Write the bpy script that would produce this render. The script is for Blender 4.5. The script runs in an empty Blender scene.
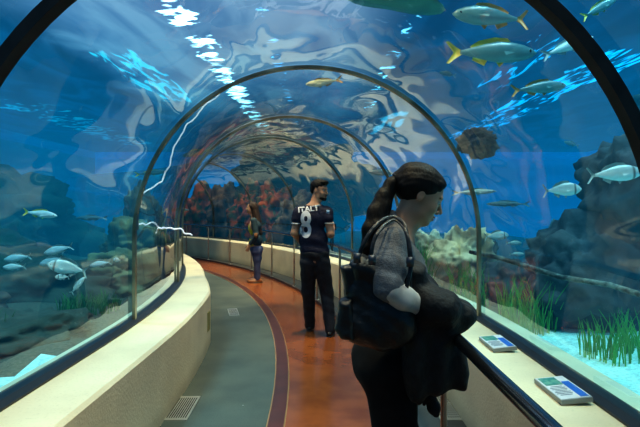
import bpy, bmesh, math, random
import numpy as np
from mathutils import Vector, Matrix, noise
from mathutils.bvhtree import BVHTree
random.seed(7)
PI = math.pi
C = bpy.context.scene.collection
F = 500.0; CX, CY, EYE = 321.0, 208.0, 1.5

def W(px, py, D):
    return Vector(((px-CX)/F*D, D, EYE+(CY-py)/F*D))

# ------------------------------------------------------------------ materials
def nd(nt, typ, ins=None, **props):
    n = nt.nodes.new(typ)
    for k, v in props.items(): setattr(n, k, v)
    for k, v in (ins or {}).items():
        s = n.inputs[k]
        if isinstance(v, bpy.types.NodeSocket): nt.links.new(v, s)
        else: s.default_value = v
    return n
def newmat(name):
    m = bpy.data.materials.new(name); m.use_nodes = True
    m.node_tree.nodes.clear(); return m, m.node_tree
def c4(c): return (c[0], c[1], c[2], 1.0)
def math_(nt, op, a, b=0.0, c=None):
    n = nt.nodes.new('ShaderNodeMath'); n.operation = op
    for i, v in enumerate((a, b, c)):
        if v is None: continue
        if isinstance(v, bpy.types.NodeSocket): nt.links.new(v, n.inputs[i])
        else: n.inputs[i].default_value = v
    return n.outputs[0]
def mixc(nt, fac, a, b, mode='MIX'):
    n = nt.nodes.new('ShaderNodeMix'); n.data_type = 'RGBA'; n.blend_type = mode
    for i, v in ((0, fac), (6, a), (7, b)):
        if isinstance(v, bpy.types.NodeSocket): nt.links.new(v, n.inputs[i])
        elif i == 0: n.inputs[0].default_value = v
        else: n.inputs[i].default_value = c4(v)
    return n.outputs[2]
def sstep(nt, v, a, b):
    n = nd(nt, 'ShaderNodeMapRange', {0: v, 1: a, 2: b, 3: 0.0, 4: 1.0}, interpolation_type='SMOOTHSTEP')
    return n.outputs[0]
def band(nt, v, a, b, soft):
    return math_(nt, 'MULTIPLY', sstep(nt, v, a-soft, a+soft), math_(nt, 'SUBTRACT', 1.0, sstep(nt, v, b-soft, b+soft)))
def coords(nt, kind='Object', scale=(1, 1, 1), rot=(0, 0, 0)):
    tc = nt.nodes.new('ShaderNodeTexCoord')
    mp = nd(nt, 'ShaderNodeMapping', {'Vector': tc.outputs[kind], 'Scale': scale, 'Rotation': rot})
    return mp.outputs[0]
def simple(name, col, rough=0.6, col2=None, nscale=8.0, bump=0.0, bscale=None, metallic=0.0, spec=0.5,
           scale=(1, 1, 1), detail=5.0, emis=None, lo=0.35, hi=0.65, sss=0.0):
    m, nt = newmat(name)
    out = nt.nodes.new('ShaderNodeOutputMaterial')
    p = nd(nt, 'ShaderNodeBsdfPrincipled', {'Roughness': rough, 'Metallic': metallic})
    p.inputs['Specular IOR Level'].default_value = spec
    vec = coords(nt, scale=scale)
    nz = nd(nt, 'ShaderNodeTexNoise', {'Vector': vec, 'Scale': nscale, 'Detail': detail})
    f = sstep(nt, nz.outputs['Fac'], lo, hi)
    c2 = col2 or tuple(x*0.86 for x in col)
    nt.links.new(mixc(nt, f, col, c2), p.inputs['Base Color'])
    if bump:
        nb = nd(nt, 'ShaderNodeTexNoise', {'Vector': vec, 'Scale': bscale or nscale*3, 'Detail': 4.0})
        b = nd(nt, 'ShaderNodeBump', {'Strength': bump, 'Distance': 0.02, 'Height': nb.outputs['Fac']})
        nt.links.new(b.outputs[0], p.inputs['Normal'])
    if emis:
        p.inputs['Emission Color'].default_value = c4(emis[0]); p.inputs['Emission Strength'].default_value = emis[1]
    if sss: p.inputs['Subsurface Weight'].default_value = sss; p.inputs['Subsurface Radius'].default_value = (.01, .004, .002)
    nt.links.new(p.outputs[0], out.inputs['Surface'])
    return m

# ------------------------------------------------------------------ object helpers
def mesh_obj(name, verts, faces, mats, parent=None, smooth=True, midx=None):
    me = bpy.data.meshes.new(name)
    me.from_pydata([tuple(v) for v in verts], [], [tuple(f) for f in faces])
    for m in (mats if isinstance(mats, (list, tuple)) else [mats]): me.materials.append(m)
    if midx is not None: me.polygons.foreach_set('material_index', list(midx))
    me.polygons.foreach_set('use_smooth', [bool(smooth)]*len(me.polygons))
    me.update()
    o = bpy.data.objects.new(name, me); C.objects.link(o)
    if parent is not None:
        o.parent = parent
        o.matrix_parent_inverse = parent.matrix_world.inverted()
    return o
def tag(o, label, cat, group=None):
    o['label'] = label; o['category'] = cat
    if group: o['group'] = group
    return o
def struct(o):
    o['kind'] = 'structure'; return o
def empty(name, loc, label, cat, group=None):
    o = bpy.data.objects.new(name, None); C.objects.link(o); o.location = loc
    o.empty_display_size = .1
    bpy.context.view_layer.update()
    return tag(o, label, cat, group)
class MB:
    def __init__(s): s.v = []; s.f = []; s.m = []
    def add(s, vs, fs, mi=0):
        n = len(s.v); s.v += [tuple(v) for v in vs]; s.f += [tuple(i+n for i in f) for f in fs]; s.m += [mi]*len(fs)
    def hexa(s, p, mi=0):   # 8 points: bottom 4 ccw, top 4 ccw
        s.add(p, [(3,2,1,0),(4,5,6,7),(0,1,5,4),(1,2,6,5),(2,3,7,6),(3,0,4,7)], mi)
    def box(s, c, size, rot=None, mi=0):
        a, b, d = (x/2 for x in size)
        R = rot or Matrix.Identity(3)
        s.hexa([Vector(c)+R@Vector(q) for q in ((-a,-b,-d),(a,-b,-d),(a,b,-d),(-a,b,-d),(-a,-b,d),(a,-b,d),(a,b,d),(-a,b,d))], mi)
    def tube(s, pts, rad, n=8, mi=0, cap=True, flat=1.0):
        pts = [Vector(p) for p in pts]; rs = rad if isinstance(rad, (list, tuple)) else [rad]*len(pts)
        up = None; vs = []
        for i, p in enumerate(pts):
            t = (pts[min(i+1, len(pts)-1)]-pts[max(i-1, 0)]).normalized()
            if up is None:
                up = Vector((0,0,1)) if abs(t.z) < .9 else Vector((1,0,0))
            a = t.cross(up).normalized(); b = a.cross(t).normalized(); up = b
            for k in range(n):
                th = 2*PI*k/n
                vs.append(p+(a*math.cos(th)*flat+b*math.sin(th))*rs[i])
        fs = []
        for i in range(len(pts)-1):
            for k in range(n):
                k2 = (k+1) % n
                fs.append((i*n+k, i*n+k2, (i+1)*n+k2, (i+1)*n+k))
        if cap:
            fs.append(tuple(range(n))[::-1]); fs.append(tuple((len(pts)-1)*n+k for k in range(n)))
        s.add(vs, fs, mi)
    def sphere(s, c, r, mi=0, n=10, R=None):
        r = r if isinstance(r, (tuple, list)) else (r, r, r); c = Vector(c)
        vs = []; R = R or Matrix.Identity(3)
        for i in range(n+1):
            th = PI*i/n
            for k in range(2*n):
                ph = PI*k/n
                vs.append(c+R@Vector((r[0]*math.sin(th)*math.cos(ph), r[1]*math.sin(th)*math.sin(ph), r[2]*math.cos(th))))
        m = 2*n
        fs = [(i*m+k, (i+1)*m+k, (i+1)*m+(k+1) % m, i*m+(k+1) % m) for i in range(n) for k in range(m)]
        s.add(vs, fs, mi)
    def build(s, name, mats, parent=None, smooth=True):
        return mesh_obj(name, s.v, s.f, mats, parent, smooth, s.m)

# ------------------------------------------------------------------ the tunnel path
R0 = 16.5; Y0 = 3.4; X0 = -0.08
def P(s, u, z):
    if s <= Y0: return Vector((X0+u, s, z))
    a = (s-Y0)/R0
    return Vector((X0-R0+(R0+u)*math.cos(a), Y0+(R0+u)*math.sin(a), z))
def frame(s):
    a = max(0, (s-Y0)/R0)
    return Vector((math.cos(a), math.sin(a), 0)), Vector((-math.sin(a), math.cos(a), 0))   # lateral, along
def arange(a, b, st):
    n = max(1, int(round((b-a)/st))); return [a+(b-a)*i/n for i in range(n+1)]
def sweep(name, svals, prof, mats, closed=False, smooth=False, caps=True, mi=None, parent=None):
    """prof: list of (u,z) or function s -> list"""
    vs = []; n = None
    for s in svals:
        pr = prof(s) if callable(prof) else prof
        n = len(pr); vs += [P(s, u, z) for u, z in pr]
    fs = []; ms = []
    kk = n if closed else n-1
    for i in range(len(svals)-1):
        for k in range(kk):
            k2 = (k+1) % n
            fs.append((i*n+k, (i+1)*n+k, (i+1)*n+k2, i*n+k2)); ms.append(mi[k] if mi else 0)
    if closed and caps:
        fs.append(tuple(range(n))); ms.append(0); fs.append(tuple((len(svals)-1)*n+k for k in range(n))[::-1]); ms.append(0)
    return mesh_obj(name, vs, fs, mats, parent, smooth, ms)
SMIN, SMAX = -2.2, 20.5
RG, ZC, ZL = 1.44, 1.24, 0.57      # glass radius, spring height, ledge height
def arch(r, zb, n=40):
    pts = [(-r, zb), (-r, (zb+ZC)/2)]
    pts += [(-r*math.cos(PI*i/n), ZC+r*math.sin(PI*i/n)) for i in range(n+1)]
    return pts+[(r, (zb+ZC)/2), (r, zb)]

# ---- materials of the shell
M = {}
def concrete(name, col, col2):
    m, nt = newmat(name)
    out = nt.nodes.new('ShaderNodeOutputMaterial')
    p = nd(nt, 'ShaderNodeBsdfPrincipled', {'Roughness': .75})
    v = coords(nt)
    n1 = nd(nt, 'ShaderNodeTexNoise', {'Vector': v, 'Scale': 1.7, 'Detail': 6.0})
    n2 = nd(nt, 'ShaderNodeTexNoise', {'Vector': v, 'Scale': 60.0, 'Detail': 3.0})
    c = mixc(nt, sstep(nt, n1.outputs['Fac'], .35, .7), col, col2)
    c = mixc(nt, math_(nt, 'MULTIPLY', sstep(nt, n2.outputs['Fac'], .55, .75), .25), c, tuple(x*.55 for x in col))
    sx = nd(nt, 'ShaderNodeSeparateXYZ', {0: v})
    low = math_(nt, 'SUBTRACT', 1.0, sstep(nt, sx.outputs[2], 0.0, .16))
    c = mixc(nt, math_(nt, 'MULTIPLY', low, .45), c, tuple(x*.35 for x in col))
    nt.links.new(c, p.inputs['Base Color'])
    b = nd(nt, 'ShaderNodeBump', {'Strength': .25, 'Distance': .01, 'Height': n2.outputs['Fac']})
    nt.links.new(b.outputs[0], p.inputs['Normal'])
    nt.links.new(p.outputs[0], out.inputs['Surface'])
    return m
M['concrete'] = concrete('cream concrete', (.78, .68, .46), (.64, .55, .37))
M['gasket'] = simple('black rubber gasket', (.018, .02, .024), .45, spec=.6)
M['rib'] = simple('bronze rib metal', (.42, .35, .24), .34, (.16, .13, .09), 3, metallic=.75)
M['rib_dark'] = simple('dark rib metal', (.010, .011, .012), .5, (.02, .02, .022), 9, spec=.3)
M['rail'] = simple('dark rail metal', (.22, .23, .25), .2, metallic=.95)
M['post'] = simple('brushed steel', (.5, .47, .42), .3, metallic=.85)
M['card_white'] = simple('white card', (.75, .78, .8), .35)
M['card_blue'] = simple('blue print', (.03, .16, .62), .35)
M['card_photo'] = simple('teal photo print', (.02, .22, .2), .35, (.2, .42, .3), 40)
M['slab'] = simple('grey plaque edge', (.3, .31, .3), .4)

def floor_mat():
    m, nt = newmat('grey green walkway carpet')
    out = nt.nodes.new('ShaderNodeOutputMaterial')
    p = nd(nt, 'ShaderNodeBsdfPrincipled', {'Roughness': .8}); p.inputs['Specular IOR Level'].default_value = .25
    v = coords(nt)
    n1 = nd(nt, 'ShaderNodeTexNoise', {'Vector': v, 'Scale': 2.2, 'Detail': 5.0})
    n2 = nd(nt, 'ShaderNodeTexNoise', {'Vector': v, 'Scale': 110.0, 'Detail': 2.0})
    n3 = nd(nt, 'ShaderNodeTexVoronoi', {'Vector': v, 'Scale': 3.3})
    c = mixc(nt, sstep(nt, n1.outputs['Fac'], .3, .7), (.066, .084, .078), (.092, .112, .098))
    c = mixc(nt, math_(nt, 'MULTIPLY', sstep(nt, n2.outputs['Fac'], .5, .8), .5), c, (.03, .04, .04))
    spot = math_(nt, 'LESS_THAN', n3.outputs['Distance'], .028)
    c = mixc(nt, math_(nt, 'MULTIPLY', spot, .6), c, (.4, .42, .4))
    nt.links.new(c, p.inputs['Base Color'])
    b = nd(nt, 'ShaderNodeBump', {'Strength': .2, 'Distance': .005, 'Height': n2.outputs['Fac']})
    nt.links.new(b.outputs[0], p.inputs['Normal']); nt.links.new(p.outputs[0], out.inputs['Surface'])
    return m
M['floor'] = floor_mat()
M['path'] = simple('polished rust red path', (.26, .075, .022), .2, (.18, .05, .016), 3.2, bump=.05, bscale=9, spec=.6, detail=7)
M['strip'] = simple('dark red strip', (.10, .028, .018), .35, (.075, .022, .014), 6)
M['strip_line'] = simple('tan edge line', (.30, .17, .07), .4)
M['kerb'] = simple('dark kerb', (.035, .03, .026), .4)

# ---- floors
S = arange(SMIN, SMAX, .4)
def lin_left(s):      # inner edge of the left wall
    if s <= 5.75:
        t = (s-SMIN)/(5.75-SMIN); return -1.09*(1-t)+(-1.00)*t
    return -1.00-min(1, (s-5.75)/1.5)*.12
SL = sorted(set(S+[5.75]))
struct(sweep('floor', S, [(-1.45, 0), (-.297, 0)], M['floor']))
struct(sweep('floor_side', S, [(.62, 0), (1.2, 0)], M['kerb'] and simple('dark grey floor', (.05, .055, .055), .7)))
struct(sweep('floor_path', S, [(-.167, 0.004), (.62, 0.004)], M['path']))
struct(sweep('trim_1', S, [(-.297, 0), (-.297, .004), (-.287, .006), (-.177, .006), (-.167, .004)],
       [M['strip'], M['strip_line']], mi=[1, 1, 0, 1]))
struct(sweep('trim_2', S, [(.60, 0), (.60, .05), (.67, .05), (.67, 0)], M['kerb']))

# ---- walls (low concrete plinths that carry the acrylic)
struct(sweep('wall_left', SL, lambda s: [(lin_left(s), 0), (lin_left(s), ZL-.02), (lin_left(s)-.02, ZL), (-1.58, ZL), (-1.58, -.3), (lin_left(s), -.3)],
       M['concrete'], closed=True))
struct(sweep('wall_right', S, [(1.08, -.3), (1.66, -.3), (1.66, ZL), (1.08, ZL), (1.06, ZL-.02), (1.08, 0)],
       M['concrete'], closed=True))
for nm, sg in (('trim_3', -1), ('trim_4', 1)):
    a, b = sg*(RG-.06), sg*(RG+.05)
    pr = [(a, ZL-.01), (a, ZL+.012), (sg*(RG-.02), ZL+.03), (b, ZL+.03), (b, ZL-.01)]
    struct(sweep(nm, S, pr, M['gasket'], closed=True))
# outside kerb strip of the plinth seen through the glass is the same wall top

# ---- acrylic
def glass_mat():
    m, nt = newmat('clear tunnel acrylic')
    out = nt.nodes.new('ShaderNodeOutputMaterial')
    uv = nd(nt, 'ShaderNodeUVMap')
    mp = nd(nt, 'ShaderNodeMapping', {'Vector': uv.outputs[0], 'Scale': (1.0, 2.2, 1)})
    n1 = nd(nt, 'ShaderNodeTexNoise', {'Vector': mp.outputs[0], 'Scale': 1.0, 'Detail': 1.2, 'Distortion': .5})
    b = nd(nt, 'ShaderNodeBump', {'Strength': .5, 'Distance': .05, 'Height': n1.outputs['Fac']})
    fr = nd(nt, 'ShaderNodeFresnel', {'IOR': 1.5})
    fac = math_(nt, 'MINIMUM', math_(nt, 'MULTIPLY', math_(nt, 'POWER', fr.outputs[0], 1.3), 2.5), .85)
    tr = nd(nt, 'ShaderNodeBsdfTransparent', {'Color': (.97, .985, 1, 1)})
    gl = nd(nt, 'ShaderNodeBsdfGlossy', {'Color': (1, 1, 1, 1), 'Roughness': .03, 'Normal': b.outputs[0]})
    mx = nd(nt, 'ShaderNodeMixShader', {0: fac, 1: tr.outputs[0], 2: gl.outputs[0]})
    nt.links.new(mx.outputs[0], out.inputs['Surface'])
    return m
M['acrylic'] = glass_mat()
RIBS = [1.93, 4.13, 6.4, 8.35, 11.1, 13.4, 15.6, 17.6]
bays = [SMIN]+RIBS+[SMAX]
pr = arch(RG, ZL+.01)
for i in range(len(bays)-1):
    sv = arange(bays[i], bays[i+1], .25)
    o = sweep('window_%d' % (i+1), sv, pr, M['acrylic'], smooth=True)
    uvl = o.data.uv_layers.new(name='UVMap')
    n = len(pr)
    for lp in o.data.loops:
        a, k = divmod(lp.vertex_index, n)
        uvl.data[lp.index].uv = (sv[a]+i*3.7, k*.12)
    struct(o)

# ---- ribs
rl = ['broad black arched rib crossing the upper corners, closest overhead',
      'bronze arched rib rising in front of the woman with the handbag',
      'thin arched rib just past the corner of the left plinth wall',
      'slim arched rib rising behind the man in the number 8 shirt',
      'slim arched rib between the man and the standing woman in jeans',
      'narrow distant arched rib just behind the woman in jeans',
      'second most distant narrow arched rib near the bend of the tunnel',
      'most distant narrow arched rib at the bend of the tunnel']
for i, s in enumerate(RIBS):
    if i > 6: continue
    lat, alo = frame(s)
    w = .032 if i == 0 else .022; r1 = RG-.005; r0 = RG-(.052 if i == 0 else .030)
    mb = MB(); pin = arch(r0, ZL+.02, 48); pout = arch(r1, ZL+.02, 48)
    base = P(s, 0, 0)
    vs = []
    for (a, za), (b, zb) in zip(pin, pout):
        for (u, z, d) in ((a, za, -w), (b, zb, -w), (b, zb, w), (a, za, w)):
            vs.append(base+lat*u+alo*d+Vector((0, 0, z)))
    fs = []
    for k in range(len(pin)-1):
        for q in range(4):
            q2 = (q+1) % 4
            fs.append((k*4+q, k*4+q2, (k+1)*4+q2, (k+1)*4+q))
    fs += [(0, 3, 2, 1), ((len(pin)-1)*4, (len(pin)-1)*4+1, (len(pin)-1)*4+2, (len(pin)-1)*4+3)]
    mb.add(vs, fs)
    o = mb.build('arch_rib', M['rib_dark' if i == 0 else 'rib'], smooth=False)
    tag(o, rl[i], 'rib', 'arched ribs of the tunnel')
    if i in (1,):   # joint plate bolted at the side of the rib
        q = MB(); q.box(base-lat*(r0-.004)+Vector((0, 0, 1.38))+alo*-.01, (.025, .05, .12), Matrix.Rotation(0, 3, 'Z'))
        q.build('joint_plate', M['rib'], o, False)

# ------------------------------------------------------------------ handrail
RU, RZ = .60, 1.0
hr = empty('handrail', P(3, RU, 0), 'long dark tubular handrail on thin steel posts following the curve of the right wall', 'handrail')
mb = MB(); mb.tube([P(s, RU, RZ) for s in arange(.1, SMAX-1, .25)], .023, 12); mb.build('rail', M['rail'], hr)
posts = [2.2]+[Y0+R0*a for a in (.025, .105, .185, .265, .35, .433, .51, .59, .67, .75, .83)]
for s in posts:
    q = MB(); q.tube([P(s, RU+.02, 0.0), P(s, RU+.02, RZ-.06), P(s, RU, RZ-.01)], .014, 8)
    q.tube([P(s, RU+.02, 0.045), P(s, RU+.02, .06)], .035, 12)
    q.build('post', M['post'], hr)

# ------------------------------------------------------------------ floor grates, wall hatch, plaques
M['grate'] = simple('pale metal grate', (.34, .36, .33), .45, metallic=.3)
M['dark_hole'] = simple('dark slot', (.01, .01, .01), .8)
def grate(s, u, w, l, label, holes, z=.006):
    o = empty('floor_grate', P(s, u, 0), label, 'grate', 'floor grates along the walkway')
    lat, alo = frame(s)
    c = P(s, u, 0)
    R = Matrix((lat, alo, Vector((0, 0, 1)))).transposed()
    q = MB(); q.box(c+Vector((0, 0, z/2)), (w, l, z), R); q.build('frame', M['grate'], o, False)
    q = MB(); n = 19 if holes == 'slots' else 21; m = 3 if holes == 'slots' else 21; vs = []; xs = [-.46+.92*i/n for i in range(n+1)]
    ys = [-.46, -.42, .42, .46] if m == 3 else xs
    for yy in ys:
        for xx in xs: vs.append(c+lat*(w*xx)+alo*(l*yy)+Vector((0, 0, z+.0012)))
    for j in range(len(ys)-1):
        for i in range(n):
            hole = (i % 2 == 1 and j == 1) if m == 3 else (i % 2 == 1 and j % 2 == 1)
            q.add([vs[j*(n+1)+i], vs[j*(n+1)+i+1], vs[(j+1)*(n+1)+i+1], vs[(j+1)*(n+1)+i]], [(0, 1, 2, 3)], 1 if hole else 0)
    gp = q.build('grille', [M['grate'], M['dark_hole']], o, False)
    bm = bmesh.new(); bm.from_mesh(gp.data); bmesh.ops.remove_doubles(bm, verts=bm.verts[:], dist=1e-5); bm.to_mesh(gp.data); bm.free()
def su(px, py, z=0):
    D = F*(EYE-z)/(py-CY); x = (px-CX)/F*D; return D, x-X0
s_, u_ = su(184, 407); grate(s_, u_, .17, .45, 'pale rectangular slotted floor grate near the foot of the left wall, the larger one', 'slots')
grate(5.9+1.5, -.72, .14, .5, 'small pale slotted floor grate further along the grey walkway, before the bend', 'slots')
s_, u_ = su(444, 409); grate(s_, u_+.02, .19, .45, 'perforated metal floor grate beside the right wall under the hanging jacket', 'holes')
q = MB(); a = P(5.45, lin_left(5.45)+.002, .29)
q.box(a, (.01, .16, .2)); o = q.build('wall_hatch', simple('olive hatch', (.33, .30, .10), .5), None, False)
tag(o, 'small olive access hatch low on the left wall at its far corner', 'hatch')

def plaque(px, py, wd, ln, label, rz=0):
    z = ZL+.03
    D = F*(EYE-z)/(py-CY); x = (px-CX)/F*D
    o = empty('information_plaque', (x, D, ZL), label, 'plaque', 'information plaques along the right ledge')
    R = Matrix.Rotation(rz, 3, 'Z')@Matrix.Rotation(math.radians(-6), 3, 'Y')
    c = Vector((x, D, ZL+.022))
    q = MB(); q.box(c, (wd, ln, .022), R); q.build('slab', M['slab'], o, False)
    q = MB(); q.box(c+R@Vector((0, 0, .0125)), (wd*.96, ln*.96, .003), R); q.build('card', M['card_white'], o, False)
    q = MB(); q.box(c+R@Vector((-wd*.14, ln*.27, .015)), (wd*.56, ln*.34, .002), R); q.build('photo_print', M['card_photo'], o, False)
    q = MB(); q.box(c+R@Vector((wd*.30, -ln*.12, .015)), (wd*.26, ln*.66, .002), R); q.build('colour_bar', M['card_blue'], o, False)
    q = MB()
    for i in range(7):
        q.box(c+R@Vector((-wd*.16, ln*(.03-.06*i), .015)), (wd*(.5 if i % 3 else .38), ln*.018, .0015), R)
    q.build('text_lines', simple('grey print', (.2, .24, .3), .5), o, False)
plaque(562, 388, .15, .30, 'flat information plaque on the right ledge, lowest in the picture and nearest the sand')
plaque(497, 342, .15, .30, 'information plaque on the right ledge just past the bronze rib foot')
plaque(452, 301, .15, .34, 'information plaque on the ledge beside the black jacket, third along the ledge')
plaque(432, 287, .15, .36, 'information plaque on the ledge below the chin of the bending woman, fourth along')

# ================================================================== the tank around the tunnel
ZS = 4.0      # water line
def water_volume():
    m, nt = newmat('blue aquarium water')
    out = nt.nodes.new('ShaderNodeOutputMaterial')
    ab = nd(nt, 'ShaderNodeVolumeAbsorption', {'Color': (0.35, .80, .86, 1), 'Density': .36})
    em = nd(nt, 'ShaderNodeEmission', {'Color': (.0, .58, 1.0, 1), 'Strength': .021})
    ad = nd(nt, 'ShaderNodeAddShader', {0: ab.outputs[0], 1: em.outputs[0]})
    nt.links.new(ad.outputs[0], out.inputs['Volume'])
    x0, x1, y0, y1, z0, z1 = -11.5, 13.5, -3.2, 25.5, -.9, ZS
    v = [(x0,y0,z0),(x1,y0,z0),(x1,y1,z0),(x0,y1,z0),(x0,y0,z1),(x1,y0,z1),(x1,y1,z1),(x0,y1,z1)]
    f = [(3,2,1,0),(4,5,6,7),(0,1,5,4),(1,2,6,5),(2,3,7,6),(3,0,4,7)]
    # cavity = the tunnel's air, a closed inner shell whose faces look into the tunnel
    pr = arch(RG+.02, -.35, 36); n = len(pr); b0 = len(v)
    sv = arange(SMIN-.3, SMAX+.1, .4)
    for s in sv: v += [tuple(P(s, u, z)) for u, z in pr]
    for i in range(len(sv)-1):
        for k in range(n):
            k2 = (k+1) % n
            f.append((b0+i*n+k2, b0+(i+1)*n+k2, b0+(i+1)*n+k, b0+i*n+k)[::-1])
    f.append(tuple(b0+k for k in range(n))); f.append(tuple(b0+(len(sv)-1)*n+k for k in range(n))[::-1])
    o = mesh_obj('aquarium_water', v, f, m, None, False)
    # make sure both shells face out of the water
    bm = bmesh.new(); bm.from_mesh(o.data); bm.faces.ensure_lookup_table()
    cav = [fc for fc in bm.faces if fc.verts[0].index >= b0]
    c = P(3.0, 0, 1.5)
    near = min((fc for fc in cav if len(fc.verts) == 4 and abs(fc.calc_center_median().y-3) < .5 and fc.calc_center_median().z > 2.4), key=lambda q: (q.calc_center_median()-c).length)
    if near.normal.dot(c-near.calc_center_median()) < 0: bmesh.ops.reverse_faces(bm, faces=cav)
    for fc in [q for q in cav if len(q.verts) > 4]:
        inward = P(SMIN+2, 0, 1.2)-fc.calc_center_median() if fc.calc_center_median().y < 0 else P(SMAX-2, 0, 1.2)-fc.calc_center_median()
        if fc.normal.dot(inward) < 0: bmesh.ops.reverse_faces(bm, faces=[fc])
    bm.to_mesh(o.data); bm.free()
    return struct(o)
water_volume()

def surface_mat():
    m, nt = newmat('rippled water surface')
    out = nt.nodes.new('ShaderNodeOutputMaterial')
    v = coords(nt)
    sx = nd(nt, 'ShaderNodeSeparateXYZ', {0: v}); x, y = sx.outputs[0], sx.outputs[1]
    vs = coords(nt, scale=(3.2, .55, 1), rot=(0, 0, .10))
    rip = nd(nt, 'ShaderNodeTexNoise', {'Vector': vs, 'Scale': 2.1, 'Detail': 4.0, 'Distortion': 1.1}).outputs['Fac']
    vs2 = coords(nt, scale=(1.1, .5, 1), rot=(0, 0, -.5))
    rip2 = nd(nt, 'ShaderNodeTexNoise', {'Vector': vs2, 'Scale': 1.0, 'Detail': 4.0, 'Distortion': 1.2}).outputs['Fac']
    fine = nd(nt, 'ShaderNodeTexNoise', {'Vector': v, 'Scale': 2.6, 'Detail': 3.0, 'Distortion': 1.5}).outputs['Fac']
    blob = nd(nt, 'ShaderNodeTexNoise', {'Vector': coords(nt, scale=(1.1, 1.5, 1), rot=(0, 0, .5)), 'Scale': 2.2, 'Detail': 2.5, 'Distortion': 1.0}).outputs['Fac']
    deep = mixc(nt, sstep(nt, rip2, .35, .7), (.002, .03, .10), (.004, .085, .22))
    lav = mixc(nt, sstep(nt, rip2, .32, .68), (.20, .24, .42), (.47, .47, .63))  # pale overhead light painted into the surface colour
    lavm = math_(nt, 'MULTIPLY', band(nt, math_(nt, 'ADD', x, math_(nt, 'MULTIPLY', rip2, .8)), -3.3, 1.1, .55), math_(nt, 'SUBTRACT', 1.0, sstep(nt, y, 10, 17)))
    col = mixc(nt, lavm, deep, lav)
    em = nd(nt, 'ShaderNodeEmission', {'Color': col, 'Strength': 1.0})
    # bright glints and streaks painted as masked emission in the ripple pattern
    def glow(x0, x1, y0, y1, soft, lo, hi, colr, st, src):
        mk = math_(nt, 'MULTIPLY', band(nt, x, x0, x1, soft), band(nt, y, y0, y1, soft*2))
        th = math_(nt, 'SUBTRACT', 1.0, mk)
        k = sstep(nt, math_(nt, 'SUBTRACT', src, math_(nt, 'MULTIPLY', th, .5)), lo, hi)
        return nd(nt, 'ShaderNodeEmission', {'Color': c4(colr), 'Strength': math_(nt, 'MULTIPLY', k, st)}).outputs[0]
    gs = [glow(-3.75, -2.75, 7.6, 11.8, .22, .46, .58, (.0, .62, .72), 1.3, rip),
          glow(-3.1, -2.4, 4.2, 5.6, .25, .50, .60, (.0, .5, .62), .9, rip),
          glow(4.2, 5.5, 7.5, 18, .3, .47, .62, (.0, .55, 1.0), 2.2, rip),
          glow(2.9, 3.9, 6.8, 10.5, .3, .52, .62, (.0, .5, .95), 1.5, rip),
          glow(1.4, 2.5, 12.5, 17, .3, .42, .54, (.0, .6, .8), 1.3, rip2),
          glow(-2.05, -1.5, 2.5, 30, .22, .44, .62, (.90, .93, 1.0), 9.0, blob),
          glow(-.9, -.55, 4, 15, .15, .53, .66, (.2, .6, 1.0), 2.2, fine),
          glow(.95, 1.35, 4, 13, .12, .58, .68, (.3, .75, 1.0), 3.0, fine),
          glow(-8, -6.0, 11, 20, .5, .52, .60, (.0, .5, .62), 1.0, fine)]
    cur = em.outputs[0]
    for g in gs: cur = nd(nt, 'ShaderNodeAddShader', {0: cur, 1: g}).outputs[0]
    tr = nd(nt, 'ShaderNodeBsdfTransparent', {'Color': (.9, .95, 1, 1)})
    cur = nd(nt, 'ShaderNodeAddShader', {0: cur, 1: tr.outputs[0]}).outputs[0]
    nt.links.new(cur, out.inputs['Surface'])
    return m
sv = []; sf = []
nx, ny = 70, 80
for j in range(ny+1):
    for i in range(nx+1):
        x = -11.4+24.8*i/nx; y = -3.1+28.5*j/ny
        sv.append((x, y, ZS-.06+.035*noise.noise(Vector((x*1.1, y*.6, 0)))))
for j in range(ny):
    for i in range(nx):
        a = j*(nx+1)+i; sf.append((a, a+1, a+nx+2, a+nx+1))
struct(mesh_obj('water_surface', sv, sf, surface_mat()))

# tank walls
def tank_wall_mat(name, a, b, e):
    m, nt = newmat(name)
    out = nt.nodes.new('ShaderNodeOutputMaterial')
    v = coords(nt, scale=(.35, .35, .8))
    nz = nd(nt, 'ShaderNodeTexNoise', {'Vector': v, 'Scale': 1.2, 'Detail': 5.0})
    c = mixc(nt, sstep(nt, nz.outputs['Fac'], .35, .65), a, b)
    p = nd(nt, 'ShaderNodeBsdfPrincipled', {'Base Color': c, 'Roughness': .9, 'Emission Color': c, 'Emission Strength': e})  # emission puts the water's blue glow into the wall colour
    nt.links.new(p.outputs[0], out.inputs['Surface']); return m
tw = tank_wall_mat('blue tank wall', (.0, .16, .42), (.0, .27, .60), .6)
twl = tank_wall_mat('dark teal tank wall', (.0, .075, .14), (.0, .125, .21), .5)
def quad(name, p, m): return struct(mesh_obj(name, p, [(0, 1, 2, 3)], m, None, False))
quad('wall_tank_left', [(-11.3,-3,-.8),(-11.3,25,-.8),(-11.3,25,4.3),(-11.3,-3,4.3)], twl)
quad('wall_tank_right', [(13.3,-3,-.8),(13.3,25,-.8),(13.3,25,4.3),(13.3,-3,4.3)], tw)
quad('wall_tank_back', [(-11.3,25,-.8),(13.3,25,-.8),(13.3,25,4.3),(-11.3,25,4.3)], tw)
quad('wall_tank_front', [(-11.3,-3,-.8),(13.3,-3,-.8),(13.3,-3,4.3),(-11.3,-3,4.3)], twl)

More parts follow.
